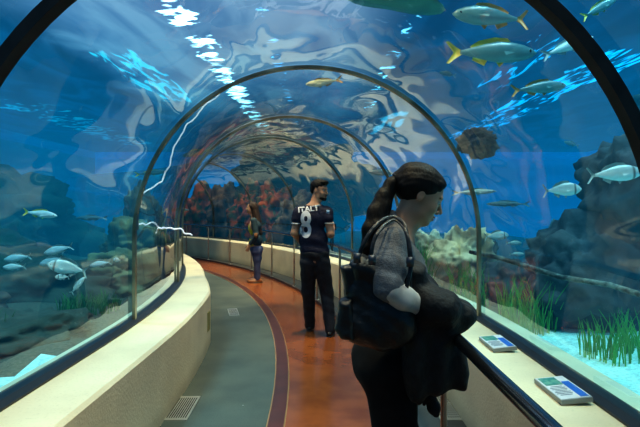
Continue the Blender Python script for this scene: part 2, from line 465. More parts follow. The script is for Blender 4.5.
# sea bed on both sides
def bed_mat(name, a, b):
    m, nt = newmat(name)
    out = nt.nodes.new('ShaderNodeOutputMaterial')
    v = coords(nt)
    n1 = nd(nt, 'ShaderNodeTexNoise', {'Vector': v, 'Scale': 1.2, 'Detail': 6.0})
    n2 = nd(nt, 'ShaderNodeTexNoise', {'Vector': v, 'Scale': 38.0, 'Detail': 5.0})
    c = mixc(nt, sstep(nt, n2.outputs['Fac'], .35, .7), a, b)
    c = mixc(nt, sstep(nt, n1.outputs['Fac'], .55, .75), c, tuple(q*.4 for q in a))
    p = nd(nt, 'ShaderNodeBsdfPrincipled', {'Base Color': c, 'Roughness': .95})
    bp = nd(nt, 'ShaderNodeBump', {'Strength': .8, 'Distance': .03, 'Height': n2.outputs['Fac']})
    nt.links.new(bp.outputs[0], p.inputs['Normal'])
    nt.links.new(p.outputs[0], out.inputs['Surface']); return m
M['sand'] = bed_mat('pale sand', (.60, .92, .86), (.40, .66, .62))
M['bed_dark'] = bed_mat('dark gravel bed', (.09, .085, .06), (.04, .045, .03))
def bed(name, sg, umax, zf, mats, mfun):
    us = [1.5+(umax-1.5)*(i/34)**1.5 for i in range(35)]
    ss = arange(-2.9, SMAX+2.5, .3); v = []; f = []; mi = []
    for s in ss:
        for u in us:
            p = P(s, sg*u, 0); v.append((p.x, p.y, zf(p.x, p.y, u)))
    n = len(us)
    for i in range(len(ss)-1):
        for k in range(n-1):
            q = (i*n+k, i*n+k+1, (i+1)*n+k+1, (i+1)*n+k)
            f.append(q if sg > 0 else q[::-1])
            c = v[q[0]]; mi.append(mfun(c[0], c[1], us[k]))
    return struct(mesh_obj(name, v, f, mats, None, True, mi))
def nz(x, y, s=1, z=0): return noise.fractal(Vector((x*s, y*s, z)), 1.0, 2.0, 4)
bed('seabed_left', -1, 9.8, lambda x, y, u: .42+.10*nz(x, y, .9)+.02*(u-1.5), [M['bed_dark'], M['sand']],
    lambda x, y, u: 1 if y < 3.25+.5*nz(x, y, 1.4, 3) and u < 2.4+.3*nz(x, y, 2) else 0)
bed('seabed_right', 1, 13.2, lambda x, y, u: .36+.07*nz(x, y, .8, 5), [M['sand'], M['bed_dark']],
    lambda x, y, u: 0 if (y < 4.6+.5*nz(x, y, 1.4, 9) and u > .5) else 1)

# ------------------------------------------------------------------ rocks
M['rock_dark'] = simple('dark algae rock', (.055, .055, .04), .9, (.022, .03, .018), 2.5, bump=.9, bscale=9)
M['rock_brown'] = simple('brown rock', (.16, .085, .06), .9, (.05, .035, .035), 3.0, bump=1.0, bscale=10)
M['rock_red'] = simple('reddish coral rock', (.36, .06, .02), .9, (.04, .045, .02), 4.4, bump=1.0, bscale=10, lo=.4, hi=.6)
M['pale_reflection'] = simple('pale reflection', (.85, .72, .52), .9, (.30, .20, .12), 3.0, bump=1.0, bscale=8, lo=.42, hi=.62)
M['rock_slate'] = simple('slate blue rock', (.075, .07, .075), .9, (.03, .032, .045), 2.5, bump=1.0, bscale=9)
M['rock_tan'] = simple('tan algae rock', (.24, .21, .11), .9, (.10, .10, .05), 3.0, bump=.9, bscale=8)
def rock(c, r, mat, label, seed=0, rough=.28, name='rock', strata=0.0, sub=5, group=None):
    bm = bmesh.new(); bmesh.ops.create_icosphere(bm, subdivisions=sub, radius=1)
    off = Vector((seed*3.1, seed*7.7, seed*1.3))
    for v in bm.verts:
        d = v.co.normalized()
        k = 1+rough*noise.fractal(d*1.3+off, .9, 2.1, 3)*1.4+rough*.45*noise.fractal(d*4.2+off, .8, 2.0, 4)
        cell = noise.cell(d*3.0+off)
        k += rough*.10*cell
        if strata: k += strata*(math.sin(d.z*r[2]*22+2*noise.noise(d*2+off)) > 0)*.5
        v.co = Vector((d.x*r[0], d.y*r[1], d.z*r[2]))*k+Vector(c)
    me = bpy.data.meshes.new(name); bm.to_mesh(me); bm.free(); me.materials.append(mat)
    me.polygons.foreach_set('use_smooth', [True]*len(me.polygons))
    o = bpy.data.objects.new(name, me); C.objects.link(o)
    return tag(o, label, 'rock', group or 'rocks around the tunnel')
# right-hand cliff
rock((2.95, 4.75, 1.72), (.42, .4, .46), M['rock_slate'], 'tall dark rock cliff behind the two pale breams, upper block', 1, .3, strata=.05)
rock((2.62, 4.85, .82), (.62, .45, .60), M['rock_slate'], 'broad dark rock cliff base behind the sea grass on the sand', 2, .3, strata=.05)
rock((4.1, 5.6, 1.2), (.8, .8, 1.1), M['rock_slate'], 'dark rock column at the right edge behind the larger bream', 3, .3)
rock((5.2, 6.9, 2.75), (.65, .6, .6), M['rock_slate'], 'dark overhanging rock high at the right edge beside the black rib', 5, .3)
rock(W(478, 143, 5.4), (.20, .16, .15), M['rock_brown'], 'small reddish brown rock lump suspended above the bronze rib shoulder', 8, .35)
rock((2.35, 6.2, .55), (.42, .4, .3), M['rock_slate'], 'low dark boulder beside the bronze rib behind the sea grass', 9, .3)
# pale rocks added in place of cream reflections past the woman's face
rock((1.95, 6.9, .78), (.36, .45, .42), M['pale_reflection'], 'pale ridged reflection rock beyond the face of the bending woman', 11, .4, strata=.04)
rock((1.75, 8.1, .8), (.3, .4, .32), M['pale_reflection'], 'pale reflection rock behind the dark hair and chin of the bending woman', 12, .4)
rock((2.5, 8.3, .7), (.4, .5, .35), M['rock_brown'], 'brown rock further behind the pale reflection on the right', 13, .35)
# left side
lr = [((-3.7, 6.2, .5), (1.1, .7, .42), 'rock_dark', 'dark rock mound on the left tank floor under the fish shoal'),
      ((-5.6, 7.0, .6), (1.4, .9, .62), 'rock_dark', 'broad dark rock ridge at the far left behind the fish shoal'),
      ((-2.65, 4.2, .42), (.6, .8, .2), 'rock_dark', 'low dark weedy rock close behind the left pane'),
      ((-4.2, 4.6, .42), (1.1, .7, .32), 'rock_brown', 'brown weedy rock slab at the far left lower corner'),
      ((-2.6, 6.7, .62), (.5, .6, .34), 'rock_tan', 'tan rock seen left of the bronze rib foot'),
      ((-3.0, 8.2, .85), (.5, .6, .42), 'rock_tan', 'pale tan rock between bronze rib and left plinth corner'),
      ((-3.45, 9.6, 1.1), (.28, .5, .8), 'rock_brown', 'upright brown rock at the end of the left plinth'),
      ((-7.5, 11.5, 1.0), (2.2, 1.2, 1.2), 'rock_dark', 'large dim rock far behind the fish shoal on the left')]
for i, (c, r, m, l) in enumerate(lr): rock(c, r, M[m], l, 20+i, .32)
# reddish reef beyond the bend
rr = [(12.7, 2.35, .95, (.6, .6, .85), 'rock_brown', 'brown reef rock at the left shoulder of the man in the number 8 shirt'),
      (13.9, 2.4, 1.1, (.62, .62, 1.0), 'rock_red', 'red encrusted reef rock between the man in football shirt and the woman in jeans'),
      (15.1, 2.4, 1.05, (.6, .6, 1.0), 'rock_red', 'tall red reef rock behind the hair of the standing woman in jeans'),
      (16.3, 2.4, 1.1, (.62, .62, 1.05), 'rock_brown', 'brown reef rock in front of the face of the standing woman in jeans'),
      (17.5, 2.4, 1.1, (.65, .65, 1.1), 'rock_red', 'furthest red reef rock at the bend of the tunnel'),
      (15.0, 4.4, 2.0, (2.2, .8, 1.6), 'rock_dark', 'tall dark green rock rising behind the red reef')]
for i, (s, u, z, r, m, l) in enumerate(rr):
    p = P(s, u, z); rock(p, r, M[m], l, 40+i, .35)
# long dark inclined pipe / branch on the right
q = MB(); q.tube([W(470, 252, 4.6), W(500, 258, 4.3), W(560, 277, 3.9), W(610, 285, 3.5), W(645, 296, 3.2)], [.018, .02, .022, .02, .02], 8)
o = q.build('drift_branch', simple('pale grey branch', (.20, .22, .2), .8, (.03, .03, .03), 14, bump=.5))
tag(o, 'thin dark drift branch slanting across the right pane in front of the rock cliff', 'branch')
# wavy light reflections on the left pane, modelled as faintly glowing white tubes
def glint(pts, label):
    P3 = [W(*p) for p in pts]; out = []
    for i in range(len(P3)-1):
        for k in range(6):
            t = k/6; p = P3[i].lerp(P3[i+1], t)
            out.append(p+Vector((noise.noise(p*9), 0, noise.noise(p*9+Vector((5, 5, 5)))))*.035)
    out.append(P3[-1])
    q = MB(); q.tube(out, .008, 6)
    tag(q.build('white_glint', simple('white glint', (.85, .87, .9), .5, emis=((.9, .95, 1), .5))), label, 'glint', 'white wavy glints on the left')
glint([(225, 88, 5.6), (205, 106, 5.5), (184, 128, 5.4), (173, 150, 5.35), (166, 177, 5.3), (155, 187, 5.2), (141, 196, 5.1)], 'upper white wavy glint curving down behind the left pane to the bronze rib')
glint([(137, 224, 4.9), (150, 223, 5.1), (165, 228, 5.3), (180, 230, 5.5), (192, 235, 5.7)], 'lower white wavy glint running level behind the left pane')

# ------------------------------------------------------------------ sea grass and weed
M['weed'] = simple('green sea grass', (.05, .30, .05), .6, (.12, .42, .06), 5)
M['weed_dark'] = simple('dark algae', (.03, .12, .03), .8, (.05, .2, .04), 6)
def clump(c, r, h, n, mat, label, seed=0):
    rnd = random.Random(seed); q = MB(); c = Vector(c)
    for i in range(n):
        a = rnd.uniform(0, 2*PI); rr_ = r*math.sqrt(rnd.random())
        b = c+Vector((math.cos(a)*rr_, math.sin(a)*rr_, -.03)); hh = h*rnd.uniform(.5, 1.1)
        lean = Vector((rnd.uniform(-.35, .35), rnd.uniform(-.35, .35), 0))*hh
        pts = [b+Vector((0, 0, hh*t))+lean*t*t for t in (0, .33, .66, 1)]
        q.tube(pts, [.006, .006, .005, .001], 4, cap=False)
    tag(q.build('sea_grass', mat), label, 'sea grass', 'sea grass clumps on the tank floor')
clump((1.95, 4.75, .36), .26, .48, 130, M['weed'], 'bright green sea grass clump right of the bronze rib foot', 1)
clump((2.45, 5.0, .36), .3, .42, 80, M['weed_dark'], 'darker sea grass clump behind the bright one near the rib foot', 2)
clump((2.25, 3.9, .36), .22, .30, 80, M['weed'], 'green sea grass clump growing at the edge of the sand on the right', 3)
clump((2.6, 4.0, .36), .22, .34, 80, M['weed'], 'tall green sea grass clump at the right edge in front of the rock', 4)
clump((1.75, 6.0, .36), .25, .5, 70, M['weed'], 'sea grass clump seen behind the black jacket', 5)
clump(P(6.6, 1.75, .3), .2, .75, 90, M['weed'], 'bright green weed clump behind the handbag, beyond the plinth', 6)
clump((-2.25, 2.9, .40), .25, .16, 150, M['weed'], 'short green weed tuft by the left sand corner', 7)
clump((-2.9, 3.9, .5), .4, .2, 200, M['weed_dark'], 'dark green weed mat on the low rock behind the left pane', 8)
clump((-3.6, 4.4, .6), .5, .22, 200, M['weed_dark'], 'dark weed mat on the brown slab at the far left', 9)
clump((-2.3, 5.0, .5), .3, .18, 150, M['weed_dark'], 'dark weed mat left of the bronze rib foot', 10)

# ------------------------------------------------------------------ fish
def fish_mat(name, back, belly, spots=None):
    m, nt = newmat(name)
    out = nt.nodes.new('ShaderNodeOutputMaterial')
    v = coords(nt)
    sx = nd(nt, 'ShaderNodeSeparateXYZ', {0: v})
    nz_ = nd(nt, 'ShaderNodeTexNoise', {'Vector': v, 'Scale': 9.0, 'Detail': 3.0})
    h = math_(nt, 'ADD', sx.outputs[2], math_(nt, 'MULTIPLY', math_(nt, 'SUBTRACT', nz_.outputs['Fac'], .5), .06))
    c = mixc(nt, sstep(nt, h, -.05, .10), belly, back)
    if spots: c = mixc(nt, math_(nt, 'MULTIPLY', band(nt, sx.outputs[0], .29, .34, .02), .8), c, spots)
    p = nd(nt, 'ShaderNodeBsdfPrincipled', {'Base Color': c, 'Roughness': .35})
    nt.links.new(p.outputs[0], out.inputs['Surface']); return m
M['bream'] = fish_mat('silver bream', (.42, .5, .52), (.9, .92, .9), (.03, .03, .03))
M['silver'] = fish_mat('silver fish', (.40, .48, .50), (.80, .85, .85))
M['green_fish'] = fish_mat('green grey fish', (.03, .14, .18), (.15, .31, .32))
M['tan_fish'] = fish_mat('tan fish', (.40, .36, .18), (.75, .7, .5))
M['dim_fish'] = fish_mat('dim fish', (.10, .16, .18), (.2, .28, .3))
M['fin'] = simple('grey fin', (.35, .42, .42), .5)
M['fin_y'] = simple('yellow fin', (.75, .55, .06), .5)
M['fin_o'] = simple('orange edged fin', (.7, .3, .06), .5)
M['eye_black'] = simple('black eye', (.008, .008, .008), .15)
def fish(px, py, D, L, label, kind='bream', heading=1, pitch=0.0, yaw=0.0, fin='fin', depth=None, bend=0.0, group=None, body=None):
    """unit fish along +x, nose at +.5, scaled to L"""
    prof = {'bream': [(0,.02,.01),(.06,.10,.05),(.16,.165,.075),(.3,.205,.09),(.45,.20,.085),(.6,.16,.065),(.75,.095,.04),(.86,.045,.02),(.9,.04,.014)],
            'long': [(0,.012,.01),(.06,.05,.04),(.16,.085,.06),(.3,.11,.075),(.45,.115,.075),(.6,.09,.06),(.75,.055,.035),(.86,.028,.015),(.9,.025,.012)],
            'bass': [(0,.015,.01),(.06,.07,.045),(.16,.115,.065),(.3,.15,.08),(.45,.15,.08),(.6,.12,.06),(.75,.07,.035),(.86,.035,.018),(.9,.03,.012)]}[kind]
    q = MB(); n = 14; vs = []; fs = []
    for t, hh, ww in prof:
        for k in range(n):
            a = 2*PI*k/n
            sgn = 1 if math.cos(a) >= 0 else .85
            vs.append((.5-t, math.sin(a)*ww, math.cos(a)*hh*sgn))
    for i in range(len(prof)-1):
        for k in range(n):
            fs.append((i*n+k, i*n+(k+1) % n, (i+1)*n+(k+1) % n, (i+1)*n+k))
    fs += [tuple(range(n))[::-1], tuple((len(prof)-1)*n+k for k in range(n))]
    q.add(vs, fs, 0)
    hm = max(p[1] for p in prof)
    def fin_(pts, th=.006):
        a = [(x, th, z) for x, z in pts]; b = [(x, -th, z) for x, z in pts]; m_ = len(pts)
        q.add(a+b, [tuple(range(m_)), tuple(range(2*m_-1, m_-1, -1))]+[(i, (i+1) % m_, m_+(i+1) % m_, m_+i) for i in range(m_)], 1)
    th_ = hm*1.0
    fin_([(-.38, .02), (-.44, .05), (-.53, th_*.95), (-.56, th_*.9), (-.47, 0), (-.56, -th_*.9), (-.53, -th_*.95), (-.44, -.05), (-.38, -.02)])
    fin_([(.22, hm*.8), (.16, hm*1.25), (.0, hm*1.32), (-.18, hm*1.0), (-.28, hm*.55), (-.25, hm*.3), (0, hm*.6)])
    fin_([(-.08, -hm*.6), (-.12, -hm*1.1), (-.26, -hm*.62), (-.24, -hm*.3)])
    fin_([(.14, -hm*.6), (.06, -hm*1.2), (.02, -hm*.7)])
    for sy in (-1, 1):   # pectoral fins
        w = [x for x in prof if x[0] == .3][0][2]
        q.add([(.22, sy*w*.9, -.01), (.08, sy*(w+.05), -.05), (.06, sy*(w+.045), -.01)], [(0, 1, 2)], 0)
        q.sphere((.5-.09, sy*prof[1][2]*1.0, prof[1][1]*.25), (.016, .012, .016), 2, 6)
    o = q.build('fish', [M[body or ('bream' if kind == 'bream' else 'silver')], M[fin], M['eye_black']])
    if bend:
        for v in o.data.vertices: v.co.y += bend*(v.co.x-.1)**2
    o.location = W(px, py, D)
    o.rotation_euler = (0, -pitch, (0 if heading > 0 else PI)+yaw)
    o.scale = (L, L, L*(depth or 1))
    return tag(o, label, 'fish', group or ('fish in the left tank' if px < 210 else 'fish in the right tank and overhead'))
# right tank
fish(563, 190, 3.6, .25, 'silver bream swimming right with dark eye band, middle of the right pane', 'bream', 1, .05, -.15)
fish(616, 174, 3.3, .33, 'larger silver bream with dark spotted head at the right edge by the rock', 'bream', 1, .06, -.1, depth=.85)
fish(494, 53, 3.4, .60, 'large fish with a yellow tail high on the right, biggest of all', 'long', 1, .02, .1, 'fin_y', body='green_fish', depth=1.15)
fish(540, 88, 3.8, .42, 'slender spotted fish with orange fins above the glinting ripples', 'bass', 1, .12, .1, 'fin_o', body='green_fish', depth=.8)
fish(569, 46, 3.9, .46, 'pale slender fish beside the black rib at upper right', 'long', 1, .38, .2, 'fin', depth=.9)
fish(489, 17, 3.2, .5, 'dim greenish fish near the top edge above the yellow tailed one', 'bass', -1, 0, .2, 'fin_o', body='green_fish', depth=.9)
fish(600, 8, 4.2, .36, 'green fish tilted up beyond the black rib in the top right corner', 'long', 1, .5, .2, 'fin_y', body='green_fish')
fish(497, 236, 5.6, .25, 'small pale bream with yellow head just right of the bronze rib', 'bream', 1, .1, -.2)
fish(514, 243, 6.4, .2, 'small silver fish under the pale bream beside the rib', 'bass', 1, 0, 0)
fish(517, 254, 6.2, .18, 'lowest small silver fish beside the bronze rib', 'long', 1, 0, 0, depth=1.3)
fish(552, 231, 6.0, .3, 'dim fish diving steeply left of the rock cliff', 'bass', 1, 1.35, .3, body='dim_fish')
fish(475, 192, 6.4, .55, 'long thin pale fish level with the bending face, at the bronze rib', 'long', 1, .04, 0, depth=.6)
fish(507, 204, 7.5, .62, 'long thin dim fish behind, under the pale thin one', 'long', -1, 0, 0, body='dim_fish', depth=.6)
fish(571, 144, 7.5, .22, 'tiny dim fish high above the silver bream', 'bass', -1, .3, 0)
# overhead
fish(322, 83, 6.0, .42, 'tan curved fish over the top of the bronze rib', 'long', -1, -.18, .25, 'fin_o', body='tan_fish', bend=.5)
fish(383, 173, 8.6, .5, 'grey fish with pointed nose beyond the ponytail', 'long', -1, .05, .1, body='dim_fish')
fish(447, 74, 5.6, .18, 'small fish above the shoulder of the bronze rib', 'bass', -1, .2, 0, body='dim_fish')
# left tank
fish(41, 214, 3.9, .27, 'slim pale fish swimming right, alone above the left shoal', 'long', 1, -.12, -.1, 'fin_y')
fish(17, 258, 4.2, .22, 'silver fish at the left edge, upper of a close pair', 'bass', -1, -.15, 0)
fish(14, 267, 3.8, .17, 'silver fish at the left edge, lower of a close pair', 'bass', -1, -.05, 0)
fish(58, 250, 4.2, .24, 'silver fish topmost of the left shoal', 'bass', -1, -.25, 0)
fish(51, 261, 4.2, .20, 'silver fish tucked behind the head of the large bream', 'bass', -1, -.3, 0)
fish(67, 268, 3.7, .27, 'large bream with yellow forehead amid the left shoal', 'bream', -1, .22, .2, 'fin')
fish(62, 277, 4.0, .12, 'small round silver fish below the large bream', 'bream', -1, .1, 1.1)
fish(78, 285, 4.0, .15, 'silver fish tipped upward below the shoal', 'bass', 1, .9, .6)
fish(100, 264, 4.6, .19, 'dim silver fish right of the large bream', 'bass', -1, -.2, 0)
fish(117, 260, 4.6, .1, 'tiny fish seen head on near the bronze rib', 'bream', -1, .2, 1.3)
fish(91, 218, 6.6, .4, 'dim long fish in the middle of the left pane', 'long', -1, 0, 0, body='dim_fish', depth=.7)
fish(196, 153, 6.8, .38, 'greenish fish tilted up left beyond the white glint', 'long', -1, -.22, 0, 'fin_y', body='green_fish')
fish(152, 173, 7.2, .45, 'dim olive fish beside the upper white glint', 'long', 1, .1, 0, 'fin_y', body='green_fish', depth=.7)
fish(178, 210, 8, .36, 'dim fish between the two white glints', 'long', 1, .0, 0, body='dim_fish', depth=.7)

# ray resting over the crown of the tunnel
q = MB(); n = 28; vs = []; fs = []
for j, k in enumerate((0, .35, .7, .92, 1)):
    for i in range(n):
        a = 2*PI*i/n
        r = (.40+.07*math.cos(2*a)+.05*math.cos(4*a))*k
        vs.append((math.cos(a)*r*.95, math.sin(a)*r*.85, -.035*(1-k*k)+.04*k*abs(math.sin(a))**2))
for j, k in enumerate((0, .35, .7, .92, 1)):
    for i in range(n):
        a = 2*PI*i/n
        r = (.40+.07*math.cos(2*a)+.05*math.cos(4*a))*k
        vs.append((math.cos(a)*r*.95, math.sin(a)*r*.85, .05*(1-k*k)+.045*k*abs(math.sin(a))**2))
for L_ in (0, 5):
    for j in range(4):
        for i in range(n):
            f = ((L_+j)*n+i, (L_+j)*n+(i+1) % n, (L_+j+1)*n+(i+1) % n, (L_+j+1)*n+i); fs.append(f if L_ else f[::-1])
for i in range(n): fs.append((4*n+i, 4*n+(i+1) % n, 9*n+(i+1) % n, 9*n+i))
q.add(vs, fs)
q.tube([(-.36, 0, .01), (-.6, .02, .01), (-.9, .08, .0)], [.02, .012, .004], 6)
o = q.build('stingray', simple('teal ray underside', (.08, .34, .26), .5, (.05, .25, .2), 5))
o.location = (.46, 3.50, 2.95); o.rotation_euler = (.12, 0, .5)
tag(o, 'teal stingray gliding over the tunnel crown at the top edge', 'stingray')

# ================================================================== smooth solid modelling (for bodies, clothes, bags)
class Solid:
    def __init__(s, vox): s.vox = vox; s.ops = []; s.lo = np.full(3, 1e9); s.hi = np.full(3, -1e9)
    def _add(s, fn, lo, hi, k, mode):
        lo = np.array(lo, float); hi = np.array(hi, float)
        if mode == 'add': s.lo = np.minimum(s.lo, lo); s.hi = np.maximum(s.hi, hi)
        s.ops.append((fn, lo, hi, k, mode))
    def cone(s, a, b, ra, rb, k=.02, mode='add'):
        a = np.array(a, float); b = np.array(b, float); ba = b-a; L = float(ba@ba)+1e-12
        def fn(X, Y, Z):
            px, py, pz = X-a[0], Y-a[1], Z-a[2]
            t = np.clip((px*ba[0]+py*ba[1]+pz*ba[2])/L, 0, 1)
            return np.sqrt((px-t*ba[0])**2+(py-t*ba[1])**2+(pz-t*ba[2])**2)-(ra+(rb-ra)*t)
        r = max(ra, rb); s._add(fn, np.minimum(a, b)-r, np.maximum(a, b)+r, k, mode)
    def chain(s, pts, rs, k=.02, mode='add'):
        for i in range(len(pts)-1): s.cone(pts[i], pts[i+1], rs[i], rs[i+1], k, mode)
    def ell(s, c, r, R=None, k=.02, mode='add'):
        c = np.array(c, float); r = np.array(r, float); R = np.array(R if R is not None else np.eye(3), float)  # columns = axes
        def fn(X, Y, Z):
            px, py, pz = X-c[0], Y-c[1], Z-c[2]
            q = [(px*R[0, i]+py*R[1, i]+pz*R[2, i]) for i in range(3)]
            k0 = np.sqrt(sum((q[i]/r[i])**2 for i in range(3))); k1 = np.sqrt(sum((q[i]/r[i]**2)**2 for i in range(3)))
            return k0*(k0-1)/np.maximum(k1, 1e-6)
        e = np.sqrt(((R*r)**2).sum(axis=1)); s._add(fn, c-e, c+e, k, mode)
    def poly(s, pts, y, half, rnd=.02, k=.01, mode='add', tilt=0.0):
        """a polygon in the x-z plane given depth: thickness 2*half around y (y may lean with x by tilt)"""
        pts = np.array(pts, float)
        def fn(X, Y, Z):
            X, Y, Z = np.broadcast_arrays(X, Y, Z)
            x2, z2 = X[:, :1, :], Z[:, :1, :]
            d = np.full(x2.shape, 1e9); sg = np.ones(x2.shape)
            n = len(pts)
            for i in range(n):
                a, b = pts[i], pts[i-1]
                e = b-a; wx, wz = x2-a[0], z2-a[1]
                t = np.clip((wx*e[0]+wz*e[1])/(e@e), 0, 1)
                d = np.minimum(d, (wx-e[0]*t)**2+(wz-e[1]*t)**2)
                c1 = z2 >= a[1]; c2 = z2 < b[1]; c3 = e[0]*wz > e[1]*wx
                flip = (c1 & c2 & c3) | (~c1 & ~c2 & ~c3)
                sg = np.where(flip, -sg, sg)
            d2 = sg*np.sqrt(d)+rnd
            dy = np.abs(Y-y-tilt*(X-pts[:, 0].mean()))-half+rnd
            d2 = np.broadcast_to(d2, dy.shape)
            return np.minimum(np.maximum(d2, dy), 0)+np.sqrt(np.maximum(d2, 0)**2+np.maximum(dy, 0)**2)-rnd
        ex = abs(tilt)*(np.ptp(pts[:, 0]))/2
        s._add(fn, [pts[:, 0].min(), y-half-ex, pts[:, 1].min()], [pts[:, 0].max(), y+half+ex, pts[:, 1].max()], k, mode)
    def plane(s, p, n):     # keeps the side opposite to n
        p = np.array(p, float); n = np.array(n, float); n /= np.linalg.norm(n)
        s._add(lambda X, Y, Z: (X-p[0])*n[0]+(Y-p[1])*n[1]+(Z-p[2])*n[2], [-1e9]*3, [1e9]*3, 0, 'int')
    def disp(s, fn): s._add(fn, [-1e9]*3, [1e9]*3, 0, 'disp')
    def field(s):
        v = s.vox; lo = s.lo-4*v-.012; hi = s.hi+4*v+.012
        n = np.ceil((hi-lo)/v).astype(int)+1
        ax = [lo[i]+v*np.arange(n[i]) for i in range(3)]
        d = np.full(n, .2, dtype=np.float64)
        for fn, a, b, k, mode in s.ops:
            m = k+4*v
            i0 = np.clip(np.floor((a-m-lo)/v), 0, n-1).astype(int); i1 = np.clip(np.ceil((b+m-lo)/v)+1, 1, n).astype(int)
            if (i1 <= i0).any(): continue
            sl = tuple(slice(i0[i], i1[i]) for i in range(3))
            X, Y, Z = np.meshgrid(ax[0][sl[0]], ax[1][sl[1]], ax[2][sl[2]], indexing='ij', sparse=True)
            f = fn(X, Y, Z); c = d[sl]
            if mode == 'add':
                if k > 0:
                    h = np.maximum(k-np.abs(c-f), 0)/k; d[sl] = np.minimum(c, f)-h*h*k*.25
                else: d[sl] = np.minimum(c, f)
            elif mode == 'sub':
                f = -f
                h = np.maximum(k-np.abs(c-f), 0)/max(k, 1e-6); d[sl] = np.maximum(c, f)+h*h*k*.25
            elif mode == 'int': d[sl] = np.maximum(c, f)
            else: d[sl] = c+f
        return d, lo
    def mesh(s):
        d, lo = s.field(); v = s.vox; neg = d < 0
        nx, ny, nz_ = d.shape
        corners = [(i, j, k) for i in (0, 1) for j in (0, 1) for k in (0, 1)]
        cnt = np.zeros((nx-1, ny-1, nz_-1), int)
        for (i, j, k) in corners: cnt += neg[i:nx-1+i, j:ny-1+j, k:nz_-1+k]
        cells = np.argwhere((cnt > 0) & (cnt < 8)); idx = np.full(cnt.shape, -1, int)
        idx[tuple(cells.T)] = np.arange(len(cells))
        acc = np.zeros((len(cells), 3)); num = np.zeros(len(cells))
        for a in corners:
            for axn in range(3):
                if a[axn]: continue
                b = list(a); b[axn] = 1
                va = d[tuple((cells+a).T)]; vb = d[tuple((cells+b).T)]
                m = (va < 0) != (vb < 0)
                t = va/np.where(m, va-vb, 1)
                p = np.array(a, float)[None, :]+np.zeros((len(cells), 3)); p[:, axn] = t
                acc[m] += p[m]; num[m] += 1
        V = lo+v*(cells+acc/num[:, None])
        faces = []
        for axn in range(3):
            o1, o2 = (axn+1) % 3, (axn+2) % 3
            sa = [slice(1, -1)]*3; sa[axn] = slice(0, -1)
            sb = [slice(1, -1)]*3; sb[axn] = slice(1, None)
            A, B = neg[tuple(sa)], neg[tuple(sb)]
            for flip, mask in ((False, A & ~B), (True, ~A & B)):
                e = np.argwhere(mask); off = np.ones(3, int); off[axn] = 0; e = e+off
                q = []
                for (u, w) in ((0, 0), (-1, 0), (-1, -1), (0, -1)):
                    c = e.copy(); c[:, o1] += u; c[:, o2] += w; q.append(idx[tuple(c.T)])
                q = np.stack(q, 1)
                if flip: q = q[:, ::-1]
                faces.append(q)
        Fc = np.concatenate(faces); Fc = Fc[(Fc >= 0).all(1)]
        return V, Fc
    def build(s, name, mat, parent=None, smooth_it=1):
        V, Fc = s.mesh()
        # light smoothing
        for _ in range(smooth_it):
            acc = np.zeros_like(V); n = np.zeros(len(V))
            for i in range(4):
                a, b = Fc[:, i], Fc[:, (i+1) % 4]
                np.add.at(acc, a, V[b]); np.add.at(n, a, 1); np.add.at(acc, b, V[a]); np.add.at(n, b, 1)
            V = V*.5+.5*acc/np.maximum(n, 1)[:, None]
        me = bpy.data.meshes.new(name)
        me.vertices.add(len(V)); me.vertices.foreach_set('co', V.astype(np.float32).ravel())
        me.loops.add(len(Fc)*4); me.loops.foreach_set('vertex_index', Fc.astype(np.int32).ravel())
        me.polygons.add(len(Fc)); me.polygons.foreach_set('loop_start', np.arange(0, len(Fc)*4, 4, dtype=np.int32))
        me.materials.append(mat); me.update(calc_edges=True); me.validate()
        me.polygons.foreach_set('use_smooth', [True]*len(me.polygons))
        o = bpy.data.objects.new(name, me); C.objects.link(o)
        if parent is not None:
            o.parent = parent; o.matrix_parent_inverse = parent.matrix_world.inverted()
        return o
def wrinkle(amp, fx, fy, fz, ph=0):
    return lambda X, Y, Z: amp*(np.sin(X*fx+Z*fz+ph+1.7*np.sin(Z*fz*.43+Y*fy*.5))*np.sin(Y*fy+Z*fz*.6+ph*1.3))
def axes(f, u):
    f = Vector(f).normalized(); s_ = Vector(u).cross(f).normalized(); u = f.cross(s_).normalized()
    return f, s_, u      # forward, left side, up
def RM(f, s_, u): return np.array([[f[i], s_[i], u[i]] for i in range(3)])

M['skin'] = simple('warm skin', (.42, .24, .15), .55, (.36, .19, .12), 6, spec=.35)
M['skin_pale'] = simple('pale skin', (.55, .34, .22), .5, (.38, .22, .14), 6, spec=.35)  # lighter skin tone for the front woman
M['lip'] = simple('lips', (.32, .10, .08), .45)
M['hair_black'] = simple('black hair', (.006, .0045, .004), .6, (.008, .006, .005), 60, bump=.2, bscale=120, scale=(1, 1, .15), spec=.22)
M['hair_brown'] = simple('brown hair', (.020, .009, .005), .65, (.035, .016, .008), 50, bump=.4, bscale=90, scale=(1, 1, .15))
M['eye_white'] = simple('eye white', (.38, .36, .33), .25)
M['iris'] = simple('dark iris', (.03, .015, .01), .15)

